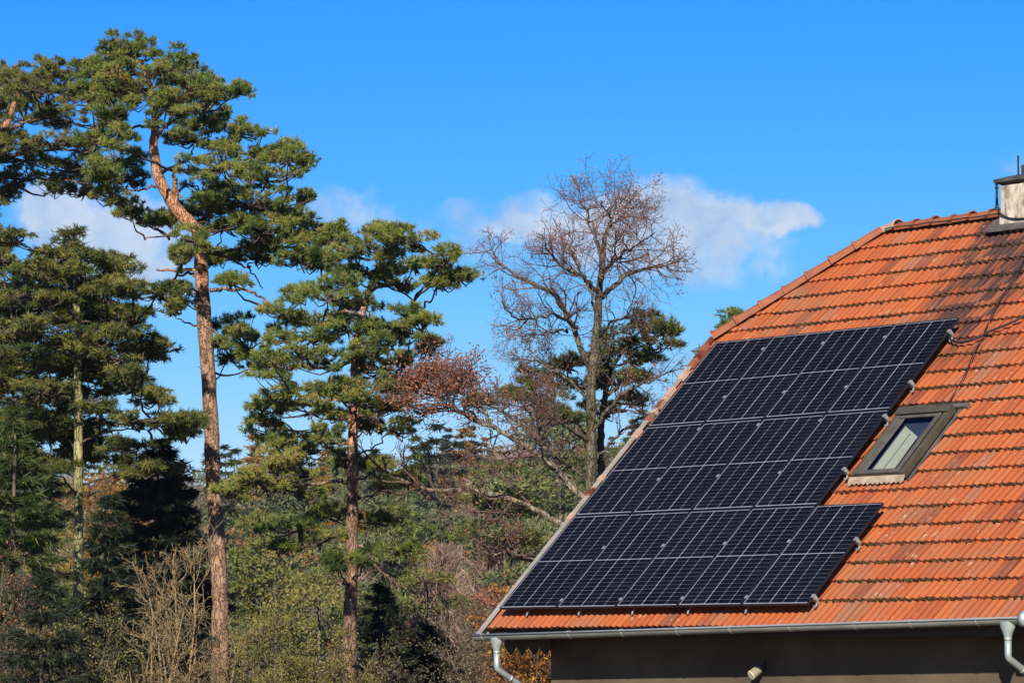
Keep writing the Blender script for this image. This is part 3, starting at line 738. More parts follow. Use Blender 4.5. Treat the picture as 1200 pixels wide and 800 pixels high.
def build_panels():
    A, B = panel_meshes(False), panel_meshes(True)
    rng = random.Random(2)
    where = {0: ('bottom', ['nearest the lower end of the verge', 'second from the verge', 'third from the verge', 'fourth from the verge', 'jutting out right below the roof window']),
             1: ('middle', ['touching the verge', 'second from the verge', 'third from the verge', 'beside the roof window']),
             2: ('top', ['at the foot of the hip tiles', 'second from the verge', 'third from the verge', 'ending at the black cable'])}
    for row in range(3):
        for i in range(5 if row == 0 else 4):
            ms = A if row == 0 else B
            u, v = i*PITCH_U, row*PITCH_V
            nm, pl = where[row]
            p = thing('solar_panel', f'black framed solar panel in the {nm} row, {pl[i]}', 'solar panel', R(u, v, rng.uniform(-.002, .002)), 'solar panels on the tiled roof',
                      (TILT+rng.uniform(-.0012, .0012), rng.uniform(-.0012, .0012), 0))
            mobj('frame', ms['frame'], p); mobj('backsheet', ms['backsheet'], p); mobj('glass', ms['glass'], p); mobj('junction_box', ms['box'], p)
            for b in ms['blocks']: mobj('cell_block', b, p, 'stuff')
    rails = [(.13, 5, 'lowest mounting rail, clamped under the bottom row of solar panels'), (1.11, 5, 'upper mounting rail under the bottom row of solar panels, ending below the roof window'),
             (2.42, 4, 'lower mounting rail under the middle row, ending left of the roof window foot'), (3.41, 4, 'upper mounting rail under the middle row, ending beside the roof window top'),
             (4.055, 4, 'lower mounting rail under the top row of solar panels'), (5.04, 4, 'highest mounting rail, its end clamp beside the black cable')]
    for v, n, lab in rails:
        ue = n*PITCH_U-PAN_G
        rl = thing('mounting_rail', lab, 'rail', R(0, v, -.07), 'mounting rails under the solar panels', (TILT, 0, 0))
        MB().box((.01, -.02, 0), (ue+.035, .02, .038)).build('rail_bar', M['alu'], rl)
        # middle clamps sit in the gap between neighbours, end clamps on the rail end
        for i in range(1, n):
            x = i*PITCH_U-PAN_G/2
            m_ = MB(); m_.box((x-.021, -.024, .0706), (x+.021, .024, .0755)); m_.box((x-.007, -.026, .04), (x+.007, .026, .0705)); m_.build('middle_clamp', M['alu'], rl)
        m_ = MB(); x = ue; m_.box((x-.018, -.026, .0706), (x+.004, .026, .076)); m_.box((x+.0042, -.026, .036), (x+.026, .026, .076)); m_.tube([(x+.015, 0, .076), (x+.015, 0, .084)], .008, 6)
        m_.build('end_clamp', M['alu'], rl)
        for i, x in enumerate(np.arange(.47, ue-.2, 1.0).tolist()+[ue+.012]):
            m_ = MB()
            pts = [(x, 0, -.002), (x, -.02, -.03), (x, -.06, -.045), (x, -.085, -.03), (x, -.075, -.012)] if i == len(np.arange(.47, ue-.2, 1.0)) else [(x, .0, -.002), (x, -.05, -.02), (x, -.13, -.03), (x, -.16, -.045)]
            m_.tube(pts, .0115, 8); m_.box((x-.02, -.018, -.012), (x+.02, .018, -.001)); m_.build('roof_hook', M['alu'], rl, smooth=False)
build_panels()

# ------------------------------------------------------------------ small things on the house
def small_things():
    # lightning rods and conductors
    t = thing('lightning_rod', 'dark iron lightning rod standing on the ridge beside the chimney', 'lightning rod', (3.42, RY, RZ+.01))
    m_ = MB(); m_.tube([(0,0,.0), (0,0,.06), (0,0,.075), (0,0,.12)], [.05,.045,.026,.02], 10); m_.build('foot', M['iron'], t)
    m_ = MB(); m_.tube([(0,0,.11), (0,0,.36), (0,0,.40), (0,0,.42)], [.018,.016,.018,.008], 10); m_.build('rod', M['iron'], t)
    m_ = MB(); m_.tube([(0,0,.33), (0,0,.35)], .026, 8); m_.tube([(0,0,.375), (0,0,.39)], .022, 8); m_.build('clamp', M['iron'], t)
    t = thing('lightning_rod', 'thin iron rod rising from the chimney cap beside its pot', 'lightning rod', (3.93, 5.60, 5.66))
    m_ = MB(); m_.tube([(0,0,0), (0,0,.27)], .013, 8); m_.build('rod', M['iron'], t)
    m_ = MB(); m_.tube([(0,0,0), (0,0,.02)], .03, 8); m_.build('foot', M['iron'], t)
    nn = NT+.055
    def cable(name, lab, cat, pts, r):
        p = spline(pts, 60); c = p.mean(0); m_ = MB(); m_.tube([tuple(q-p[0]) for q in p], r, 8)
        o = m_.build(name, M['rubber'], None, smooth=True); o.location = p[0]; o['label'] = lab; o['category'] = cat; return o
    cable('lightning_conductor', 'thin dark conductor wire running down the tiles from the chimney to the roof window', 'wire',
          [R(u, v, nn+.006*(i % 2)) for i, (u, v) in enumerate([(4.66,6.95),(4.69,6.56),(4.77,6.17),(4.79,5.88),(4.83,5.54),(4.92,5.22),(4.98,5.0),(5.07,4.63),(5.15,4.34),(5.2,4.16),(5.25,3.8),(5.27,3.66)])], .0075)
    cable('power_cable', 'thick black cable lying across the tiles from the top solar panel up to the right', 'cable',
          [R(u, v, nn+.01) for (u, v) in [(4.40,5.02),(4.50,4.96),(4.67,4.90),(4.87,4.93),(5.06,5.07),(5.34,5.22),(5.55,5.42),(5.9,5.62),(6.4,5.9),(6.7,6.5),(6.8,7.2),(6.82,7.68)]], .015)
    cable('ridge_wire', 'dark wire sagging from the ridge across the chimney face', 'wire',
          [(3.42, RY, RZ+.05), (3.60, 5.58, 5.24), (3.72, 5.435, 5.20), (3.86, 5.43, 5.11), (4.05, 5.43, 5.07), (4.3, 5.43, 5.07), (4.57, 5.435, 5.12)], .012)
    cable('earth_wire', 'thin wire hugging the underside of the ridge tiles', 'wire',
          [R(u, V_RIDGE-.12, NT+.075+.01*(i % 2)) for i, u in enumerate(np.linspace(1.5, 3.75, 9))], .008)
    # flood light under the eave
    t = thing('wall_lamp', 'small cream cylinder lamp fixed to the dark wall under the eave', 'lamp', (4.33, WALL_Y-.001, -.80))
    m_ = MB(); m_.box((-.035, -.022, .03), (.035, 0, .13)); m_.build('mounting_plate', M['iron'], t, bevel=.004)
    m_ = MB(); m_.tube([(0,-.015,.075), (0,-.06,.065), (0,-.085,.035)], .016, 8); m_.build('arm', M['iron'], t)
    d = unit(np.array([-.10, -.62, -.42])); c = np.array([0, -.07, .05])
    m_ = MB(); m_.tube([c, c+d*.02, c+d*.15], [.035, .056, .060], 18, cap=True); m_.build('lamp_head', M['lamp_body'], t, smooth=False)
    m_ = MB(); m_.tube([c+d*.1505, c+d*.158], [.057, .054], 18); m_.build('lens', M['cream'], t)
small_things()

# ------------------------------------------------------------------ trees near the house
PXM = 1200*F
class Foliage:
    """collects leaf or needle triangles with a tint per vertex"""
    def __init__(s): s.V = []; s.T = []
    def add(s, V, T): s.V.append(V); s.T.append(T)
    def mesh(s, name, mat): return tri_mesh(name, np.concatenate(s.V), np.concatenate(s.T), mat)
def pads_tufts(rng, centre, rx, ry, rz, n, needle, N, width, fol, tint0, tubes=None, hub=None, spread=1.0, upb=.5):
    """one flat-bottomed pad of needle tufts round a centre (metres), on its own twigs"""
    d = rdir(rng, n); d[:, 2] = np.abs(d[:, 2])*1.15-.35
    rr = rng.uniform(.35, 1.0, n)**.55
    off = d*rr[:, None]*(1+.22*np.sin(d[:, :1]*5+rng.uniform(0, 6))*np.cos(d[:, 1:2]*4+rng.uniform(0, 6)))
    P = centre + RT*(off[:, :1]*rx) + np.array([FW[0], FW[1], 0])*(off[:, 1:2]*rz) + np.array([0, 0, 1.0])*(off[:, 2:3]*ry)
    A = unit(d*np.array([1, 1, .8]) + np.array([0, 0, upb]) + rng.normal(0, .25, (n, 3)))
    t = np.clip(tint0 + rng.normal(0, .13, n) + .06*off[:, 2], 0, 1); t[rng.random(n) < .03] = 1.0
    V, T = tuft_tris(rng, P, A, needle*rng.uniform(.75, 1.25, n), N, width, spread, t); fol.add(V, T)
    if tubes is not None:
        for i in range(0, n, max(1, n//2)):
            b = hub if hub is not None else centre-np.array([0, 0, ry*.5])
            q = P[i]; mid = (b+q)/2+rng.normal(0, .08, 3)-np.array([0, 0, .05])
            tubes.add(spline([b, mid, q], 5), .016, .006, 4)
def limb(rng, tubes, pts, r0, r1, n=14, sides=7, wob=.06):
    p = spline(pts, n); p[1:-1] += rng.normal(0, .02, (n-2, 3)); tubes.add(p, r0, r1, sides, wob, rng); return p

def pine_tree(label, depth, trunk_px, trunk_r, pads, seed, bark_lo, bark_hi, mat, dz=2.2, stubs=(), limbs=(), needle=.088, N=24, width=.0145, dens=1.0, tint=.45, group='pines beside the house', tuft_k=1.0, flat=.62, spread=1.0, upb=.5, name='pine_tree', cat='pine tree', limb_m=None):
    """a tall pine: trunk through surveyed points, limbs to every foliage pad, pads of needle tufts"""
    rng = np.random.default_rng(seed)
    base = at(*trunk_px[0], depth); gz_ = float(ground_h(base[0], base[1]))
    root = thing(name, label, cat, (base[0], base[1], gz_), group)
    inv = -np.array([base[0], base[1], gz_])
    pts = [np.array([base[0], base[1], gz_-.3])] + [at(x, y, depth+dd) for (x, y, *r_) in trunk_px for dd in [r_[0] if r_ else 0]]
    n = 90; P = spline(pts, n); hgt = P[:, 2]-gz_
    k = np.linspace(0, 1, n); rs = np.interp(k, np.linspace(0, 1, len(trunk_r)), trunk_r)
    rs = rs*(1+.035*np.sin(k*57+seed)+rng.normal(0, .02, n)); P[2:-1] += rng.normal(0, .006, (n-3, 3))
    cut = int(n*.42)
    tb = Tubes(); tb.add(P[:cut+1], 0, 0, 18, .035, rng, rs[:cut+1]); o = mobj('trunk', tb.mesh('trunk', bark_lo), root, loc=inv)
    tb = Tubes(); tb.add(P[cut:], 0, 0, 16, .035, rng, rs[cut:]); mobj('upper_trunk', tb.mesh('upper_trunk', bark_hi), root, loc=inv)
    for (x0, y0, x1, y1, r) in stubs:                       # dead snags
        a = at(x0, y0, depth); b = at(x1, y1, depth+rng.uniform(-.5, .1)); tb = Tubes()
        limb(rng, tb, [a, (a+b)/2+rng.normal(0, .03, 3)+np.array([0,0,.03]), b], r, r*.45, 9); mobj('dead_branch', tb.mesh('dead_branch', M['bark_dark'] if r < .03 else bark_hi), root, loc=inv)
    ends = []
    for (pl, r) in limbs:                                   # surveyed limbs
        q = [at(x, y, depth+(dd[0] if dd else 0)) for (x, y, *dd) in pl]; tb = Tubes()
        p = limb(rng, tb, q, r*.72, r*.2, 18); mobj('branch', tb.mesh('branch', limb_m or (bark_hi if r > .08 else M['bark_limb'])), root, loc=inv); ends.append(p)
    fol = Foliage(); tw = Tubes()
    zmin = at(*trunk_px[1][:2], depth)[2]
    for (x, y, rx, ry, *e) in pads:
        dd = (e[0] if e else rng.uniform(-dz, dz)); sc_ = depth/PXM; t0 = tint+rng.normal(0, .05)+(e[1] if len(e) > 1 else 0)
        c = at(x, y, depth+dd); a, b = rx*sc_, ry*sc_
        # limb from the trunk (or the nearest surveyed limb) to the pad
        cands = [P[(P[:, 2] < c[2]+.2) & (P[:, 2] > zmin-3)]] + ends
        allp = np.concatenate(cands); w = np.linalg.norm(allp-c, axis=1)+np.maximum(0, .35-(c[2]-allp[:, 2]))*.6
        h = allp[np.argmin(w)]; L = np.linalg.norm(c-h)
        hub = c-np.array([0, 0, b*.45])
        if L > .25:
            sag = np.array([0, 0, -.10*L]); limb(rng, tw, [h, h+(hub-h)*.5+sag*.4+rng.normal(0, .05*L, 3), hub], min(.034, .012+.008*L), .008, 9, 5)
        sub = max(6, int(round((a*b*62+5)*dens)))
        for _ in range(sub):                                # a pad is many overlapping shoots of different size
            k_ = rng.uniform(.1, 1.3)**.6; o = rdir(rng, 1)[0]*k_
            cc = c + RT*o[0]*a*1.15 + np.array([FW[0], FW[1], 0])*o[1]*a*.95 + np.array([0, 0, o[2]*b*1.25-.08*b*o[0]*o[0]])
            f_ = rng.uniform(.08, .25)*(1.25-.45*k_)
            pads_tufts(rng, cc, f_*rng.uniform(.7, 1.7), f_*flat, f_*1.1, int(rng.uniform(75, 140)*f_*tuft_k)+3, needle, N, width, fol, t0+rng.normal(0, .12), tw, hub, spread, upb)
    mobj('crown', fol.mesh('crown', mat), root, 'stuff', loc=inv)
    mobj('twigs', tw.mesh('twigs', M['bark_dark']), root, 'stuff', loc=inv)
    return root

def near_pines():
    # tall leaning pine left of the middle
    padsA = [(152,58,30,18),(188,72,30,18),(130,78,24,22),(165,95,46,22),(218,92,30,22),(250,108,32,16),(276,104,16,9),(132,128,30,18),(195,118,36,20),(240,132,36,17),(150,112,24,18),
             (118,100,20,18),(100,78,14,12),(228,158,40,15),(278,150,26,14),(300,178,40,15),(338,184,24,11),(262,190,44,17),(312,206,42,14),(352,234,18,12),(238,220,34,14),(292,236,48,16),(334,250,32,13),
             (222,252,24,10),(262,264,38,12),(306,268,44,13),(348,272,34,12),(328,286,40,10),(382,280,26,13),(396,270,14,8),(350,300,34,11),(376,306,22,10),
             (124,160,24,14),(142,186,28,14),(116,206,22,12),(150,206,22,10),(134,230,24,9),(158,247,22,8),(176,258,16,7),(200,256,14,7),(232,282,26,9),(214,300,10,14),(256,300,20,9),
             (272,384,20,15),(292,402,26,16),(268,412,14,12),(312,420,24,12),(208,344,10,14),(200,360,8,8),(244,240,24,10),(300,300,22,9),(272,330,12,7)]
    pine_tree('tall pine with a bare reddish trunk curving left below its broad rounded crown', 60,
              [(258,742),(256,660),(250,560),(246,470),(240,380),(236,320),(233,275),(205,243),(187,210),(180,175),(182,150),(178,110),(165,70)],
              [.155,.148,.142,.137,.133,.128,.122,.115,.108,.095,.082,.07,.05,.03], padsA, 11, M['bark_pale'], M['bark_red'], M['needle_pine'],
              stubs=[(235,318,183,316,.036),(234,352,216,338,.02),(244,500,236,490,.014),(240,440,232,430,.015),(236,372,228,352,.03),(228,352,231,340,.03),(248,420,256,408,.012),(247,572,240,573,.008),(241,489,233,484,.012),(252,620,246,613,.012)],
              limbs=[([(236,330),(225,322),(212,322),(200,335,-.4)],.055),([(246,340,.1),(270,340),(295,343),(312,352),(318,368)],.055),([(233,278),(250,262),(262,258),(278,278)],.05),
                     ([(240,296),(262,300),(280,310),(296,318),(308,338)],.045),([(205,243),(206,215,-.1),(203,200,-.2)],.10),([(233,278),(215,268),(195,276),(170,281,-.4)],.045),
                     ([(244,296),(290,290),(320,300),(360,292)],.05),([(185,205),(215,190),(250,180),(290,190)],.05),([(181,160),(205,140),(240,130)],.045),([(182,150),(150,150),(128,165)],.045),
                     ([(233,275),(290,255),(330,245)],.05),([(190,215),(165,222),(140,225)],.04),([(247,385),(262,400),(285,405)],.04)], dens=1.05)
    # middle pine, thinner, behind
    padsB = [(440,272,30,9),(470,276,32,10),(500,288,30,11),(522,302,22,10),(538,322,14,8),(512,324,20,9),(452,292,36,10),(484,306,34,10),(416,296,20,9),(400,312,28,10),(430,316,36,9),(470,330,26,8),(405,332,24,8),
             (350,345,34,13),(384,346,36,13),(334,362,24,12),(420,352,26,9),(372,374,44,14),(336,392,28,14),(408,384,30,10),(352,414,44,15),(392,424,42,14),(320,420,20,13),(346,442,46,14),(402,452,36,12),
             (476,366,18,9),(494,382,20,11),(500,402,12,8),(470,384,18,8),(440,382,20,8),(452,404,28,9),(474,424,24,9),(486,440,18,8),(446,428,26,9),(424,420,18,8),(438,452,30,10),(468,452,24,8),(420,470,22,8),
             (330,466,40,14),(364,478,40,13),(310,484,20,10),(398,486,26,9),(316,506,24,10),(344,500,34,11),(380,510,34,9),(432,494,20,8),(458,500,24,7),(452,474,16,7),(352,528,30,9),(326,520,18,8),(385,445,30,10),(365,395,30,11)]
    padsB += [(300,558,36,14,-1.5,.28),(284,574,26,11,-1.5,.25),(330,552,36,14,-1,.28),(312,540,34,10,-1,.3),(346,572,30,11,0,.2),(358,552,26,9,1,.25),(400,540,20,7),(440,545,24,7),(470,560,22,7,1),(380,600,26,8),(350,618,34,9,0,-.1),(372,634,24,8,0,-.1),
              (330,640,24,7,0,-.15),(452,566,20,6),(440,610,22,6,1,-.2),(468,640,26,7,1,-.2),(396,660,22,8,-1,-.25),(424,655,20,7,-1,-.25)]
    pine_tree('slender pine with layered crown between the tall pine and the leafless tree', 56,
              [(409,800),(411,700),(413,600),(414,500),(416,440),(418,400),(424,370),(436,330),(445,310)],
              [.118,.115,.108,.098,.085,.075,.066,.055,.04,.025], padsB, 23, M['bark_limb'], M['bark_red'], M['needle_pine'],
              stubs=[(414,470,384,468,.03),(416,485,440,486,.03)],
              limbs=[([(436,330),(450,305),(466,285),(480,276)],.045),([(430,345),(450,335),(480,350),(498,385)],.04),([(424,372),(400,365),(370,380)],.045),([(418,425),(390,430),(355,430)],.05),([(415,470),(385,468),(350,480)],.05),
                     ([(416,486),(445,487),(475,470)],.04),([(414,520),(380,520),(345,525)],.045),([(413,565),(385,565),(340,570),(310,575)],.05),([(413,625),(390,625),(370,632),(352,640)],.055),([(413,635),(430,650),(450,672),(478,690)],.05),([(422,380),(445,400),(470,420)],.04)], dens=.5, tint=.45)
    # pine at the upper left edge
    padsC = [(60,76,28,14),(36,98,28,15),(84,100,34,15),(14,104,26,16),(58,118,44,13),(104,118,24,14),(30,136,40,12),(84,138,34,12),(-20,120,40,20),(10,160,32,13),(60,166,40,11),(100,172,24,11),(30,184,40,10),(80,196,42,10),(112,200,16,9),
             (20,206,36,9),(66,216,36,8),(100,224,24,8),(-20,180,40,16),(0,226,24,9),(46,96,22,12),(120,150,16,10),(-30,230,30,14),(10,86,18,10)]
    pine_tree('olive green pine spreading in from the upper left edge behind the tall pine', 71,
              [(-28,760),(-30,640),(-26,480),(-22,350),(-16,250),(-4,180),(14,130),(24,100)], [.22,.21,.19,.17,.15,.12,.10,.06,.04], padsC, 31, M['bark_dark'], M['bark_red'], M['needle_olive'],
              limbs=[([(-14,240),(20,215),(60,210),(100,215)],.06),([(-6,190),(30,180),(70,175),(110,180)],.06),([(4,150),(40,140),(80,135)],.05),([(-18,270),(0,240),(30,215)],.05)], dens=.95, tint=.5)
    # pine behind the bare tree
    padsD = [(760,380,26,10),(778,388,22,10),(790,398,14,8),(740,392,30,10),(720,405,26,9),(760,402,30,10),(690,420,26,10),(735,420,28,9),(664,428,20,9),(650,445,22,9),(622,440,20,9),(640,470,24,9),(680,450,24,9),(720,445,24,8),(606,462,18,8),(560,470,14,6),(700,480,26,8),(740,470,20,7),(660,490,24,8),(752,440,18,7)]
    pine_tree('pine with olive brown tufts growing behind the leafless tree', 61.6, [(706,700),(706,600),(704,520),(708,470),(718,430),(740,400)], [.085,.08,.075,.065,.055,.04,.025], padsD, 41, M['bark_dark'], M['bark_dark'], M['needle_olive'],
              limbs=[([(698,520),(670,490),(640,465),(610,460)],.05),([(704,470),(735,440),(765,400)],.05)], dens=.55, tint=.42)
    padsE = [(860,369,5,4,0),(866,378,8,4,0),(853,385,10,5,0),(829,410,5,5,0),(842,420,14,8,0)]
    pine_tree('pine whose top tuft just shows above the hip tiles behind the roof', 78, [(870,600),(866,500),(862,420),(860,380)], [.15,.14,.12,.08,.04], padsE, 47, M['bark_dark'], M['bark_dark'], M['needle_pine'], dens=1.3, tint=.35)
near_pines()

# spruces -------------------------------------------------------------------
def spruce_arrays(rng, H, Rm, whorls, per, needle, width, N, droop=.35, gap=0.0, zlo=.12, tubes=None, side=9, tint=.4):
    """foliage of a spruce of height H in local coordinates"""
    fol = Foliage()
    for w in range(whorls):
        k = w/(whorls-1); z = H*(zlo+(1-zlo)*k**.92); Rr = Rm*(1-k)**.8*rng.uniform(.72, 1.1)+.08
        for j in range(per):
            if rng.random() < gap: continue
            an = 2*math.pi*(j+rng.uniform(-.4, .4))/per+w*1.3; L = Rr*rng.uniform(.65, 1.1)
            d = np.array([math.cos(an), math.sin(an), 0]); up0 = rng.uniform(.0, .25)+.5*k
            t = np.linspace(0, 1, 7)
            C = np.array([0, 0, z]) + d*(L*t)[:, None] + np.array([0, 0, 1])*(L*(up0*t-droop*(1-k*.8)*t**1.6*1.3))[:, None]
            if tubes is not None and L > .3: tubes.add(C, .010+.012*L, .005, 4)
            ns = max(5, int(side*L/.35)); tt = rng.uniform(.12, 1, ns)**.8
            B = np.stack([np.interp(tt, t, C[:, i]) for i in range(3)], 1); sd = np.array([-d[1], d[0], 0])
            lat = rng.uniform(-1, 1, ns)*(.30*L*(1.1-tt)+.05); B = B+sd*lat[:, None]+np.array([0, 0, 1])*(-.25*np.abs(lat)+rng.normal(0, .03, ns))[:, None]
            A = unit(d*.8+sd*np.sign(lat)[:, None]*.7+np.array([0, 0, -.25])+rng.normal(0, .15, (ns, 3)))
            V, T = tuft_tris(rng, B, A, needle*rng.uniform(.8, 1.3, ns), N, width, .55, np.clip(tint+rng.normal(0, .15, ns)+.12*(tt-.5), 0, 1)); fol.add(V, T)
    return fol
def spruce_tree(label, x, y_top, depth, Rm, seed, mat, bark_m, whorls=22, per=7, needle=.16, width=.022, N=12, gap=.1, tr=.13, droop=.35, zlo=.12, group='spruces at the left', tint=.4, lean=0, side=9, name='spruce_tree', cat='spruce'):
    rng = np.random.default_rng(seed); top = at(x, y_top, depth); g = float(ground_h(top[0], top[1])); H = top[2]-g
    root = thing(name, label, cat, (top[0], top[1], g), group)
    tb = Tubes(); n = 30; z = np.linspace(-.3, H, n); P = np.stack([.04*np.sin(z*.8+seed), .04*np.cos(z*.7), z], 1)
    tb.add(P, tr, .015, 12, .05, rng); mobj('trunk', tb.mesh('trunk', bark_m), root)
    tw = Tubes(); f = spruce_arrays(rng, H, Rm, whorls, per, needle, width, N, droop, gap, zlo, tw, side, tint)
    mobj('crown', f.mesh('crown', mat), root, 'stuff'); mobj('branches', tw.mesh('branches', bark_m), root, 'stuff')
    return root
padsF = [(85,280,12,10,0),(72,296,22,8),(104,298,24,8),(134,316,30,8),(50,318,34,9),(152,332,28,8),(184,342,24,8),(28,344,36,10),(120,342,24,8,-.6),(58,352,22,8),(152,370,34,9),(36,384,42,10),(132,390,28,8),(16,418,40,12),(56,428,28,8),
         (140,418,34,9),(166,440,34,9),(48,458,36,9),(122,448,24,8),(184,466,30,8),(152,490,42,9),(28,488,42,10),(204,494,26,7),(112,478,24,7),(60,506,36,8),(216,506,16,7),(134,520,36,8),(20,520,34,9),(90,318,18,7,-.5),(78,372,24,7,-.6),(104,410,26,7,-.5),
         (72,470,24,7,1.2),(100,530,30,7,1.0),(44,545,36,8),(150,548,30,7),(10,360,30,10),(4,300,26,12),(20,280,20,8),(112,372,20,6,.9),(170,400,26,8,.6),(64,404,20,6,1.0)]
rF = np.random.default_rng(9)
for _ in range(72):
    yy = rF.uniform(300, 570); hw = 34+(yy-270)*.52; padsF.append((90+rF.uniform(-1, .9)*hw, yy, rF.uniform(18, 34), rF.uniform(6, 10), rF.uniform(.5, 2.2)))
pine_tree('spruce with a pale lichen covered trunk showing through its open crown at the left', 58, [(92,700),(92,620),(92,520),(91,440),(90,360),(86,300),(85,274)], [.09,.086,.08,.072,.058,.038,.018], padsF, 61,
          M['bark_lichen'], M['bark_lichen'], M['needle_spruce'], dz=1.6, needle=.10, N=13, width=.017, dens=1.15, tint=.55, group='spruces at the left', flat=.42, spread=.7, upb=-.2, name='spruce_tree', cat='spruce', limb_m=M['bark_dark'],
          limbs=[([(92,560),(60,550),(20,552)],.03),([(92,520),(130,505),(180,500)],.035),([(91,440),(130,430),(175,445)],.03),([(91,470),(60,462),(20,470)],.03),([(90,390),(60,380),(20,388)],.03),([(90,380),(130,375),(165,380)],.03)])
spruce_tree('tall spruce cut by the left edge of the picture', -24, 215, 63, 3.4, 4, M['needle_spruce'], M['bark_dark'], 27, 8, .15, .022, 10, .1, .17, .3, .16, tint=.5, side=12)
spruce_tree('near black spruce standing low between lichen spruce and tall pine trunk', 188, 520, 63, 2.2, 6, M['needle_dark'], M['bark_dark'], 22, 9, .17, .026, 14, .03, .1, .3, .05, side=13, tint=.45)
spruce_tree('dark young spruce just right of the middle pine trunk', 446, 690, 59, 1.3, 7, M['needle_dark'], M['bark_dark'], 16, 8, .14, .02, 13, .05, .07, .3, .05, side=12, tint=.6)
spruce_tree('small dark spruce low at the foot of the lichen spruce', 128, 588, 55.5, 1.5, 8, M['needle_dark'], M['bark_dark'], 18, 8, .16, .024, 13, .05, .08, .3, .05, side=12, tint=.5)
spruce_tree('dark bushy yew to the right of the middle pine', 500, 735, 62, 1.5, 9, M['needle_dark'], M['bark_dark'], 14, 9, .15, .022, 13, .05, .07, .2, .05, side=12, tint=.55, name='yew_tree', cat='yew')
spruce_tree('dark green spruce with drooping boughs at the far left edge, lower than its neighbour', 18, 480, 56, 1.7, 10, M['needle_spruce'], M['bark_dark'], 20, 8, .16, .022, 13, .12, .09, .35, .08, tint=.3)

# leafless trees ------------------------------------------------------------
def grow(rng, tubes, tips, p, d, L, r, lev, up=.25, wig=.3, kids=(5, 5, 4), thin=.0065, segs=6):
    n = segs if lev < 3 else 4; pts = [p]; dd = d
    for i in range(n):
        dd = unit(dd+rng.normal(0, wig/ n**.5, 3)+np.array([0, 0, up/n])); pts.append(pts[-1]+dd*L/n)
    pts = np.array(pts); r1 = max(r*.35, thin*.7); tubes.add(pts, max(r, thin), r1, 5 if r > .02 else 3)
    if lev >= len(kids): tips.append(pts[-1]); tips.append(pts[len(pts)//2]); return
    for k in range(kids[lev]):
        t = rng.uniform(.18, 1.0); i = min(int(t*n), n-1); q = pts[i]+(pts[i+1]-pts[i])*(t*n-i)
        t_ = unit(pts[i+1]-pts[i]); s = unit(np.cross(t_, rdir(rng, 1)[0])); a = rng.uniform(.5, 1.0)
        grow(rng, tubes, tips, q, unit(t_*math.cos(a)+s*math.sin(a)), L*rng.uniform(.38, .62)*(1.15-.35*t), r*.5*(1-.3*t), lev+1, up, wig, kids, thin, segs)
def bare_tree():
    rng = np.random.default_rng(77); D = 60
    base = at(690, 760, D); g = float(ground_h(base[0], base[1]))
    root = thing('bare_tree', 'tall leafless tree with fine reddish twigs left of the roof', 'bare tree', (base[0], base[1], g)); inv = (-base[0], -base[1], -g)
    tr = [np.array([base[0], base[1], g-.3])]+[at(x, y, D) for x, y in [(690,720),(692,600),(693,500),(693,447),(700,382),(702,342),(706,308),(708,284),(712,268),(719,252),(723,236)]]
    tb = Tubes(); P = spline(tr, 60); tb.add(P, 0, 0, 12, .05, rng, np.interp(np.linspace(0, 1, 60), [0, .3, .5, .62, .75, .88, 1], [.12, .09, .07, .052, .038, .022, .009])); mobj('trunk', tb.mesh('trunk', M['bark_bare']), root, loc=inv)
    limbs = [([(706,306),(694,262),(684,242),(679,234)],.04,.6),([(702,342),(683,325),(659,312),(643,294),(637,284)],.055,-.8),([(694,440),(669,380),(649,345),(608,325),(584,308),(573,290)],.075,.5),
             ([(676,383),(659,372),(636,371),(605,374),(588,352)],.045,-1.2),([(664,386),(640,390),(608,394)],.03,1.0),([(705,349),(730,325),(752,315),(776,311),(798,306)],.065,.7),([(709,318),(724,303),(748,287),(768,272)],.045,-1.0),
             ([(711,268),(728,254),(747,240)],.03,.6),([(701,396),(720,376),(745,370)],.035,-.9),([(694,505),(728,462),(760,446),(800,428)],.05,-.6),([(694,470),(660,440),(630,425),(600,420)],.04,1.2),
             ([(693,520),(650,490),(615,478),(580,470)],.045,-1.4),([(694,540),(735,500),(770,480)],.04,.9),([(693,560),(655,540),(630,520)],.035,1.2),([(717,256),(708,244),(704,235)],.02,-.4),([(721,252),(735,238),(742,232)],.02,.5),
             ([(700,372),(690,340),(672,300),(668,270)],.035,1.4),([(703,335),(718,300),(722,270)],.03,-1.6)]
    tw = Tubes(); tips = []
    for pl, r, dd in limbs:
        m_ = len(pl); q = [at(x, y, D+dd*i/(m_-1)*1.6) for i, (x, y) in enumerate(pl)]
        tb = Tubes(); p = spline(q, 22); p[1:-1] += rng.normal(0, .018, (20, 3)); tb.add(p, r*.8, .008, 7, .05, rng); mobj('branch', tb.mesh('branch', M['bark_bare']), root, loc=inv)
        L = np.linalg.norm(np.diff(p, axis=0), axis=1).sum()
        for k in range(int(6+L*4.2)):
            t = rng.uniform(.22, 1); i = min(int(t*21), 20); t_ = unit(p[i+1]-p[i]); s = unit(np.cross(t_, rdir(rng, 1)[0])); a = rng.uniform(.45, 1.0)
            grow(rng, tw, tips, p[i], unit(t_*math.cos(a)+s*math.sin(a)), rng.uniform(.55, 1.1)*(1.3-.85*t), r*.24*(1-.5*t)+.0055, 0, .2, .5, (4, 4), .004)
    mobj('twigs', tw.mesh('twigs', M['twig_dark']), root, 'stuff', loc=inv)
    T = np.array(tips); T = T[rng.random(len(T)) < .75]; pick = T[rng.integers(0, len(T), int(len(T)*2.2))]+rng.normal(0, .06, (int(len(T)*2.2), 3))
    V, tt = leaf_tris(rng, pick, np.full(len(pick), .032), rng.uniform(0, 1, len(pick))); mobj('buds', tri_mesh('buds', V, tt, M['bud']), root, 'stuff', loc=inv)
    print('bare tree tips', len(tips))
bare_tree()
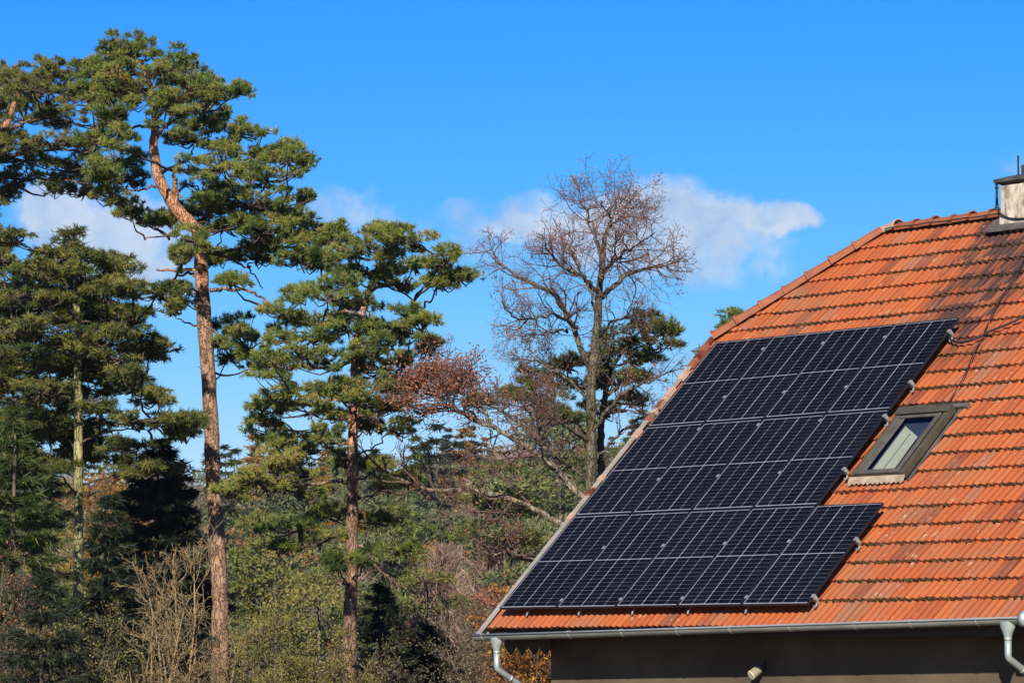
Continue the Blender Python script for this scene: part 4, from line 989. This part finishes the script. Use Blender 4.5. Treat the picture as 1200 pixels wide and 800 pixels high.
def leaning_tree():
    rng = np.random.default_rng(78); D = 54
    base = at(800, 700, D); g = float(ground_h(base[0], base[1]))
    root = thing('leaning_oak', 'leaning oak whose pale bare limbs reach out left from behind the roof edge', 'oak tree', (base[0], base[1], g)); inv = (-base[0], -base[1], -g)
    tb = Tubes(); P = spline([np.array([base[0], base[1], g-.3]), at(790, 700, D), at(765, 650, D)], 20); tb.add(P, .22, .13, 12, .05, rng); mobj('trunk', tb.mesh('trunk', M['bark_grey']), root, loc=inv)
    limbs = [([(770,660),(690,588),(655,556),(618,524),(580,502),(545,487),(520,466),(500,452)],.062,0,8),([(770,660),(660,615),(632,600),(590,582),(548,573),(505,573),(470,562),(440,550)],.058,.8,7),
             ([(690,668),(622,656),(600,648),(576,648)],.05,-.6,4),([(618,524),(590,530),(560,520)],.03,.8,3),([(600,590),(585,605),(560,622)],.03,-.6,4),([(580,502),(560,470),(545,445)],.035,1,6),([(520,466),(500,462),(478,466)],.025,-.6,5),([(665,570),(640,530),(600,490),(560,470)],.04,1.5,6),([(640,545),(632,500),(610,470)],.03,-1.0,6)]
    tw = Tubes(); tips = []
    for pl, r, dd, nk in limbs:
        q = [at(x, y, D+dd*i*.3) for i, (x, y) in enumerate(pl)]; tb = Tubes(); p = spline(q, 30); p[1:-1] += rng.normal(0, .015, (28, 3)); tb.add(p, r, .012, 8, .05, rng); mobj('branch', tb.mesh('branch', M['bark_oak'] if r > .045 else M['bark_grey']), root, loc=inv)
        L = np.linalg.norm(np.diff(p, axis=0), axis=1).sum()
        for k in range(int(nk*.8+L*1.9)):
            t = rng.uniform(.3, 1); i = min(int(t*29), 28); t_ = unit(p[i+1]-p[i]); s = unit(np.cross(t_, rdir(rng, 1)[0])); a = rng.uniform(.5, 1.1)
            grow(rng, tw, tips, p[i], unit(t_*math.cos(a)+s*math.sin(a)), rng.uniform(.5, 1.1), r*.3+.006, 0, .25, .6, (4, 4), .0055)
    mobj('twigs', tw.mesh('twigs', M['twig_dark']), root, 'stuff', loc=inv)
    T = np.array(tips); x_ = (T-CAM)@RT/((T-CAM)@FW)*PXM+600; y_ = 400-(T-CAM)@UP/((T-CAM)@FW)*PXM
    fol = Foliage(); pr = np.where((x_ < 575) & (y_ < 500), .85, .16); T2 = T[rng.random(len(T)) < pr]
    pk = T2[rng.integers(0, len(T2), len(T2)*3)]+rng.normal(0, .08, (len(T2)*3, 3)); fol.add(*leaf_tris(rng, pk, np.full(len(pk), .048), rng.uniform(0, 1, len(pk))))
    for (x, y, rx, ry, dd) in [(512,432,34,15,.5),(484,446,18,14,0),(542,442,24,12,1),(520,455,40,10,.4),(474,470,20,9,-.4),(500,480,22,6,.2)]:
        n = int(rx*ry*2.6); o = rng.normal(0, .48, (n, 3)); s = D/PXM
        pk = at(x, y, D+dd)+RT*(o[:, :1]*rx*s)+np.array([0, 0, 1])*(o[:, 1:2]*ry*s)+FW*(o[:, 2:]*rx*s); fol.add(*leaf_tris(rng, pk, np.full(n, .048), rng.uniform(0, 1, n)))
        for k in range(26):
            a = pk[rng.integers(n)]; b = pk[rng.integers(n)]; tw2.add(spline([a, (a+b)/2+rng.normal(0, .05, 3), b], 5), .008, .005, 3)
    mobj('rust_leaves', fol.mesh('rust_leaves', M['leaf_rust']), root, 'stuff', loc=inv)
    mobj('outer_twigs', tw2.mesh('outer_twigs', M['twig_dark']), root, 'stuff', loc=inv)
tw2 = Tubes()
leaning_tree()

# shrubs ---------------------------------------------------------------------
def shrub(name, label, cat, x, y_top, depth, w, seed, mat_b, mat_l, stems=14, leaves=0, lsize=.06, kids=(5, 5), thin=.006, L0=.55, up=.5, group=None, spread=.5, lo=0):
    rng = np.random.default_rng(seed); top = at(x, y_top, depth); g = float(ground_h(top[0], top[1])); H = top[2]-g
    root = thing(name, label, cat, (top[0], top[1], g), group); tw = Tubes(); tips = []
    st = Tubes()
    for i in range(stems):
        an = rng.uniform(0, 2*math.pi); h = H*rng.uniform(.55, 1.0); sp = w*rng.uniform(.1, 1.0)*spread*2
        e = np.array([math.cos(an)*sp, math.sin(an)*sp, h]); b = np.array([math.cos(an)*sp*.15, math.sin(an)*sp*.15, -.1])
        p = spline([b, b+(e-b)*.5+np.array([-.15*e[0], -.15*e[1], .12*h])+rng.normal(0, .08, 3), e], 14); st.add(p, .012+.006*h, .007, 5)
        for k in range(int(4+h*2.2)):
            t = rng.uniform(.3, 1); j = min(int(t*13), 12); t_ = unit(p[j+1]-p[j]); s = unit(np.cross(t_, rdir(rng, 1)[0])); a = rng.uniform(.4, .95)
            grow(rng, tw, tips, p[j], unit(t_*math.cos(a)+s*math.sin(a)), L0*rng.uniform(.6, 1.3), .010, 0, up, .6, kids, thin)
    mobj('stem', st.mesh('stem', mat_b), root); mobj('twigs', tw.mesh('twigs', mat_b), root, 'stuff')
    if leaves:
        T = np.array(tips); n = int(len(T)*leaves); pk = T[rng.integers(0, len(T), n)]+rng.normal(0, lsize*1.2, (n, 3))
        V, tt = leaf_tris(rng, pk, np.full(n, lsize), np.clip(rng.normal(.5, .25, n), 0, 1)); mobj('leaves', tri_mesh('leaves', V, tt, mat_l), root, 'stuff')
    return root
BB = 'bushes along the bottom'
shrub('bare_bush', 'pale leafless bush with tangled tan twigs below the tall pine trunk', 'bush', 214, 640, 52, .95, 1, M['bark_tan'], M['leaf_brown'], 7, .12, .045, (4, 3), .0055, .6, .5, BB)
shrub('bare_bush', 'low sparse tan bush right at the foot of the tall pine trunk', 'bush', 268, 700, 53, .7, 31, M['bark_tan'], M['leaf_brown'], 8, .2, .045, (4, 3), .005, .5, .45, BB)
shrub('bare_bush', 'low tan twiggy bush left of the pale leafless bush', 'bush', 168, 704, 51.5, 1.0, 2, M['bark_tan'], M['leaf_brown'], 8, .3, .045, (4, 3), .005, .55, .4, BB)
shrub('bramble_bush', 'brown leaved bramble thicket in the lower left corner', 'bush', 34, 690, 51, 1.3, 3, M['bark_grey'], M['leaf_brown'], 8, 1.2, .05, (4, 3), .005, .6, .3, BB)
shrub('bramble_bush', 'tangled bush with a few rusty leaves at the left edge', 'bush', -8, 572, 54, 1.0, 4, M['bark_grey'], M['leaf_rust'], 9, .5, .05, (4, 3), .005, .6, .35, BB)
shrub('olive_bush', 'dense olive bush right of the pale leafless bush', 'bush', 330, 716, 55, 1.2, 5, M['bark_grey'], M['leaf_olive'], 12, 6.0, .038, (4, 3), .005, .5, .4, BB)
shrub('olive_bush', 'dull green bush at the foot of the middle pine', 'bush', 376, 756, 55.5, 1.1, 6, M['bark_grey'], M['leaf_olive'], 11, 5.0, .038, (4, 3), .005, .5, .4, BB)
shrub('olive_bush', 'shaded olive bush in front of the near black spruce', 'bush', 100, 722, 53, 1.2, 16, M['bark_grey'], M['leaf_olive'], 11, 3.0, .038, (4, 3), .005, .5, .4, BB)
spruce_tree('low dark yew bush added in place of shade among the brambles at the lower left', 52, 678, 50.5, 1.5, 21, M['needle_dark'], M['bark_dark'], 12, 9, .14, .02, 12, .05, .06, .2, .05, 'dark yews added in place of shade', .5, side=11, name='yew_tree', cat='yew')  # added bush, its dark needles stand in for shade over this corner
spruce_tree('low dark yew bush added in place of shade behind the pale leafless bush', 196, 668, 55, 1.3, 22, M['needle_dark'], M['bark_dark'], 12, 9, .14, .02, 12, .05, .06, .2, .05, 'dark yews added in place of shade', .55, side=11, name='yew_tree', cat='yew')  # second added bush, near-black needles in place of shade
shrub('oak_bush', 'rust brown young oak between the middle pine and the house', 'young oak', 500, 690, 63, .85, 7, M['twig_dark'], M['leaf_rust'], 9, 1.7, .055, (4, 3), .005, .6, .3)
shrub('beech_bush', 'loose golden orange leaved bush behind the left rain pipe', 'bush', 622, 722, 52, 1.1, 8, M['twig_dark'], M['leaf_orange'], 15, 4.5, .055, (4, 3), .005, .55, .4)
shrub('brown_thicket', 'brown twiggy thicket left of the rain pipe', 'bush', 572, 712, 54, .85, 9, M['bark_grey'], M['leaf_brown'], 13, 1.8, .05, (4, 3), .005, .55, .35)
shrub('brown_thicket', 'dry brown bush low beside the dark yew', 'bush', 452, 772, 57, .9, 19, M['bark_grey'], M['leaf_brown'], 12, 1.6, .05, (4, 3), .005, .55, .35)

# ------------------------------------------------------------------ the wooded hill behind
def tree_arrays(kind, rng, H, fine):
    """crown triangles, tints, trunk tubes of a wood tree in local coordinates; fine = triangle size"""
    fol = Foliage(); tb = Tubes(); tr = .012*H+.03
    if kind == 'spruce':
        f = spruce_arrays(rng, H, H*.17, int(15*(.3/fine)**.5), 7, fine*2.0, fine*.55, 4, .35, .1, .12, None, 3.2*.3/fine*.55); fol = f
        tb.add(np.array([[0,0,-.5],[0,0,H*.5],[0,0,H*.97]]), tr, .02, 6)
    elif kind in ('pine', 'broad'):
        lo = .45 if kind == 'pine' else .28; n = 15 if kind == 'pine' else 17; Rm = H*(.20 if kind == 'pine' else .24)
        ax = rng.normal(0, .03*H, 2); tb.add(np.array([[0,0,-.5],[ax[0]*.4,ax[1]*.4,H*.5],[ax[0],ax[1],H*.9]]), tr, .03, 6)
        for i in range(n):
            k = rng.uniform(0, 1); z = H*(lo+(1-lo)*k*.97); pr = Rm*(1-abs(k-.3)**1.5*1.1)*rng.uniform(.2, 1.0); an = rng.uniform(0, 6.28)
            c = np.array([ax[0]*k+math.cos(an)*pr, ax[1]*k+math.sin(an)*pr, z]); a = Rm*rng.uniform(.38, .62); b = a*(.42 if kind == 'pine' else .75)
            tb.add(np.array([[ax[0]*k*.7, ax[1]*k*.7, z-b-.15*H*(1-k)*.4], c-np.array([0,0,b*.5])]), .02+.003*H, .015, 4)
            m_ = int(5.5*a*a/(fine*fine)*.42*(1 if kind == 'pine' else 2.1)); d = rdir(rng, m_); d[:, 2] = np.abs(d[:, 2])*1.2-.4
            P = c+d*np.array([a, a, b])*(rng.uniform(.3, 1, m_)**.5)[:, None]; t = np.clip(.45+rng.normal(0, .1)+rng.normal(0, .14, m_), 0, 1)
            if kind == 'pine': fol.add(*tuft_tris(rng, P, unit(d+np.array([0,0,.5])), fine*1.5, 3, fine*.5, 1.0, t))
            else: fol.add(*leaf_tris(rng, P, np.full(m_, fine*.92), t))
    elif kind == 'bare':
        tb.add(np.array([[0,0,-.5],[.02*H,0,H*.5],[0,.02*H,H*.9]]), tr, .02, 6); m_ = int(260*(.3/fine)**1.2)
        k = rng.uniform(0, 1, m_)**.7; an = rng.uniform(0, 6.28, m_); pr = H*.19*np.sin(np.clip(k*2.6+.35, 0, 3.1))*rng.uniform(.15, 1, m_)
        P = np.stack([np.cos(an)*pr, np.sin(an)*pr, H*(.28+.70*k)], 1); A = unit(np.stack([np.cos(an)*.55, np.sin(an)*.55, np.full(m_, .9)], 1)+rng.normal(0, .25, (m_, 3)))
        fol.add(*tuft_tris(rng, P, A, fine*3.6, 6, fine*.17, .45, np.clip(rng.normal(.5, .2, m_), 0, 1)))
        for i in range(9):
            z = H*rng.uniform(.3, .7); an_ = rng.uniform(0, 6.28); L = H*.2
            tb.add(np.array([[0,0,z],[math.cos(an_)*L*.5,math.sin(an_)*L*.5,z+L*.6],[math.cos(an_)*L*.8,math.sin(an_)*L*.8,z+L*1.3]]), .03+.002*H, .015, 4)
    return fol, tb
KMAT = {'pine_olive': ('pine', 'needle_olive'), 'pine_blue': ('pine', 'needle_blue'), 'spruce_green': ('spruce', 'needle_spruce'), 'spruce_dark': ('spruce', 'needle_dark'), 'broad_olive': ('broad', 'leaf_olive'),
        'broad_gold': ('broad', 'leaf_gold'), 'larch_gold': ('spruce', 'leaf_gold'), 'bare_mauve': ('bare', 'twig_mauve'), 'broad_green': ('broad', 'leaf_green'), 'broad_rust': ('broad', 'leaf_rust')}
KNAME = {'pine': ('pine_tree', 'pine'), 'spruce': ('spruce_tree', 'spruce'), 'broad': ('broadleaf_tree', 'tree'), 'bare': ('bare_tree', 'bare tree')}
def hill_trees():
    rng = np.random.default_rng(2024)
    # individually recognisable trees on the lower slope: kind, x, y of the top, distance, label
    singles = [('pine_olive',602,545,100,'light olive pine catching the sun beyond the leaning oak limbs'),('broad_olive',640,655,92,'low olive tree crouching beside the verge of the roof'),
        ('pine_blue',350,572,125,'grey green pine on the slope left of the middle pine'),('pine_blue',470,578,118,'grey green pine seen just right of the middle pine trunk'),('pine_blue',545,600,112,'dull blue green pine below the lower pale oak limb'),
        ('broad_olive',325,640,98,'bright olive tree between tall pine trunk and middle pine'),('broad_olive',375,655,102,'yellow green tree close left of the middle pine trunk'),('pine_olive',300,600,108,'olive pine just right of the tall pine trunk'),
        ('broad_gold',505,640,120,'golden leaved tree glowing right of the middle pine'),('broad_gold',545,632,128,'second golden tree, further right and behind'),('larch_gold',297,512,255,'yellow larch tip on the skyline right of the tall pine trunk'),('larch_gold',545,505,215,'yellow larch on the skyline above the brown wood'),
        ('bare_mauve',590,520,190,'mauve leafless tree on the hill behind the upper oak limb'),('bare_mauve',628,512,180,'mauve leafless tree on the hill near the bare tree trunk'),('bare_mauve',560,560,165,'brownish leafless tree lower on the hill'),('bare_mauve',520,640,105,'grey brown leafless tree above the young oak'),('bare_mauve',575,640,100,'brown leafless tree between the two olive pines and the thicket'),
        ('spruce_dark',512,500,150,'dark spruce on the skyline right of the middle pine'),('spruce_dark',538,520,170,'shorter dark spruce beside the skyline spruce'),('spruce_green',275,528,240,'narrow spruce on the skyline beside the tall pine trunk'),('spruce_green',325,530,250,'narrow spruce on the skyline right of the yellow larch tip'),
        ('pine_olive',625,480,140,'olive pine rising to the skyline behind the bare tree'),('pine_blue',660,500,135,'dark grey pine behind the bare tree trunk'),('broad_rust',600,690,80,'rust brown tree low behind the thicket'),('pine_olive',440,600,130,'small olive pine behind the middle pine'),
        ('broad_green',215,560,150,'green tree on the slope left of the tall pine trunk'),('pine_blue',180,590,140,'grey pine behind the near black spruce'),('spruce_green',60,560,120,'green spruce glimpsed behind the lichen spruce'),('broad_gold',125,555,160,'golden tree glimpsed behind the lichen covered trunk'),
        ('broad_green',430,700,90,'green tree behind the dark young spruce'),('broad_olive',225,680,88,'olive tree behind the tall pine trunk foot')]
    for i, (kd, x, y, D, lab) in enumerate(singles):
        kind, mk = KMAT[kd]; top = at(x, y, D); g = float(ground_h(top[0], top[1])); H = max(4.0, top[2]-g); r_ = np.random.default_rng(500+i)
        nm, cat = KNAME[kind]; root = thing(nm, lab, cat, (top[0], top[1], g), 'trees on the wooded hill')
        f, tb = tree_arrays(kind, r_, H, .05+.0008*D); mobj('trunk', tb.mesh('trunk', M['bark_grey']), root); mobj('crown', f.mesh('crown', M[mk]), root, 'stuff')
    # the wood behind: one mass per kind of foliage
    mix = [('pine_olive',.2),('pine_blue',.24),('spruce_green',.12),('spruce_dark',.10),('broad_olive',.10),('broad_gold',.04),('larch_gold',.03),('bare_mauve',.12),('broad_green',.03),('broad_rust',.02)]
    names = [a for a, _ in mix]; pr = np.array([b for _, b in mix]); pr /= pr.sum()
    src = bpy.data.collections.new('wood_source'); start = {}; k = 0
    for n in names:
        start[n] = k
        for q in range(4):
            f, tb = tree_arrays(KMAT[n][0], np.random.default_rng(hash_(n)+q), 13.0, .2)
            V = np.concatenate(f.V); T = np.concatenate(f.T); Q = np.concatenate(tb.F); TV = np.concatenate(tb.V)
            Fc = np.concatenate([np.arange(len(V)).reshape(-1, 3), np.concatenate([Q[:, :3], Q[:, [0, 2, 3]]])+len(V)])
            me = mesh_np('wood_tree', np.concatenate([V, TV]), Fc, M[KMAT[n][1]], np.concatenate([T, np.full(len(TV), .3)])); me.materials.append(M['bark_grey'])
            mi = np.zeros(len(Fc), np.int32); mi[len(V)//3:] = 1; me.polygons.foreach_set('material_index', mi)
            src.objects.link(bpy.data.objects.new('wood_tree_%03d' % k, me)); k += 1
    pts = []
    D = 100.0
    while D < 470:
        st = 3.5+.006*D
        for l in np.arange(-D*.27, D*.14, st):
            dd = D+rng.uniform(-.5, .5)*st; ll = l+rng.uniform(-.5, .5)*st
            X = CAM[0]+NR[0]*dd+RT[0]*ll; Y = CAM[1]+NR[1]*dd+RT[1]*ll
            if D < 150 and rng.random() < .45: continue
            u_ = noise2(X*.02, Y*.02); v_ = noise2(X*.021+40, Y*.021-17); p_ = pr.copy()
            p_[names.index('bare_mauve')] *= 4.5 if u_ > .56 else .4; p_[names.index('spruce_dark')] *= 2 if v_ > .6 else .6; p_[names.index('pine_blue')] *= 2.2 if v_ < .45 else .8
            n = names[rng.choice(len(names), p=p_/p_.sum())]
            s = rng.uniform(.72, 1.12)*(1.15 if KMAT[n][0] == 'spruce' else 1)*(.68 if D < 170 else 1)
            pts.append((X, Y, float(ground_h(X, Y))-.2, rng.uniform(0, 6.28), s, start[n]+rng.integers(4)))
        D += st
    A = np.array(pts); me = bpy.data.meshes.new('distant_wood'); me.vertices.add(len(A)); me.vertices.foreach_set('co', A[:, :3].astype(np.float32).ravel())
    for nm, col_, ty in (('turn', 3, 'FLOAT'), ('size', 4, 'FLOAT'), ('which', 5, 'INT')):
        at_ = me.attributes.new(nm, ty, 'POINT'); at_.data.foreach_set('value', A[:, col_].astype(np.float32 if ty == 'FLOAT' else np.int32))
    o = mobj('distant_wood', me, None, 'stuff'); o['label'] = 'wooded hillside reading as one mass beyond the garden trees'
    ng = bpy.data.node_groups.new('scatter_wood', 'GeometryNodeTree'); N = ng.nodes; L = ng.links
    ng.interface.new_socket('Geometry', in_out='INPUT', socket_type='NodeSocketGeometry'); ng.interface.new_socket('Geometry', in_out='OUTPUT', socket_type='NodeSocketGeometry')
    gi = N.new('NodeGroupInput'); go = N.new('NodeGroupOutput'); ip = N.new('GeometryNodeInstanceOnPoints'); ci = N.new('GeometryNodeCollectionInfo')
    ci.inputs['Collection'].default_value = src; ci.inputs['Separate Children'].default_value = True; ci.inputs['Reset Children'].default_value = True
    def attr(nm, ty):
        n = N.new('GeometryNodeInputNamedAttribute'); n.data_type = ty; n.inputs['Name'].default_value = nm; return n.outputs['Attribute']
    cx = N.new('ShaderNodeCombineXYZ'); L.new(attr('turn', 'FLOAT'), cx.inputs['Z'])
    L.new(gi.outputs[0], ip.inputs['Points']); L.new(ci.outputs[0], ip.inputs['Instance']); ip.inputs['Pick Instance'].default_value = True
    L.new(attr('which', 'INT'), ip.inputs['Instance Index']); L.new(cx.outputs[0], ip.inputs['Rotation']); L.new(attr('size', 'FLOAT'), ip.inputs['Scale'])
    L.new(ip.outputs[0], go.inputs[0])
    md = o.modifiers.new('scatter', 'NODES'); md.node_group = ng
    print('wood trees', len(A), 'source tris', sum(len(q.data.polygons) for q in src.objects))
def hash_(n): return sum((i+1)*ord(c) for i, c in enumerate(n)) % 9973
def noise2(x, y): return .5+.25*(math.sin(x*1.7+1.3*math.sin(y*1.1))+math.sin(y*2.3+1.7*math.cos(x*.9)))
hill_trees()

# ------------------------------------------------------------------ air
def haze():
    m = bpy.data.materials.new('haze'); m.use_nodes = True; nt = m.node_tree; nt.nodes.remove(nt.nodes['Principled BSDF'])
    v = nt.nodes.new('ShaderNodeVolumePrincipled'); v.inputs['Color'].default_value = (.80, .88, 1.0, 1); v.inputs['Density'].default_value = HAZE; v.inputs['Anisotropy'].default_value = .2
    nt.links.new(v.outputs[0], nt.nodes['Material Output'].inputs['Volume'])
    MB().box((-960, -910, -14), (910, 960, 48)).build('haze', m, None, kind='stuff')
HAZE = .0001
haze()
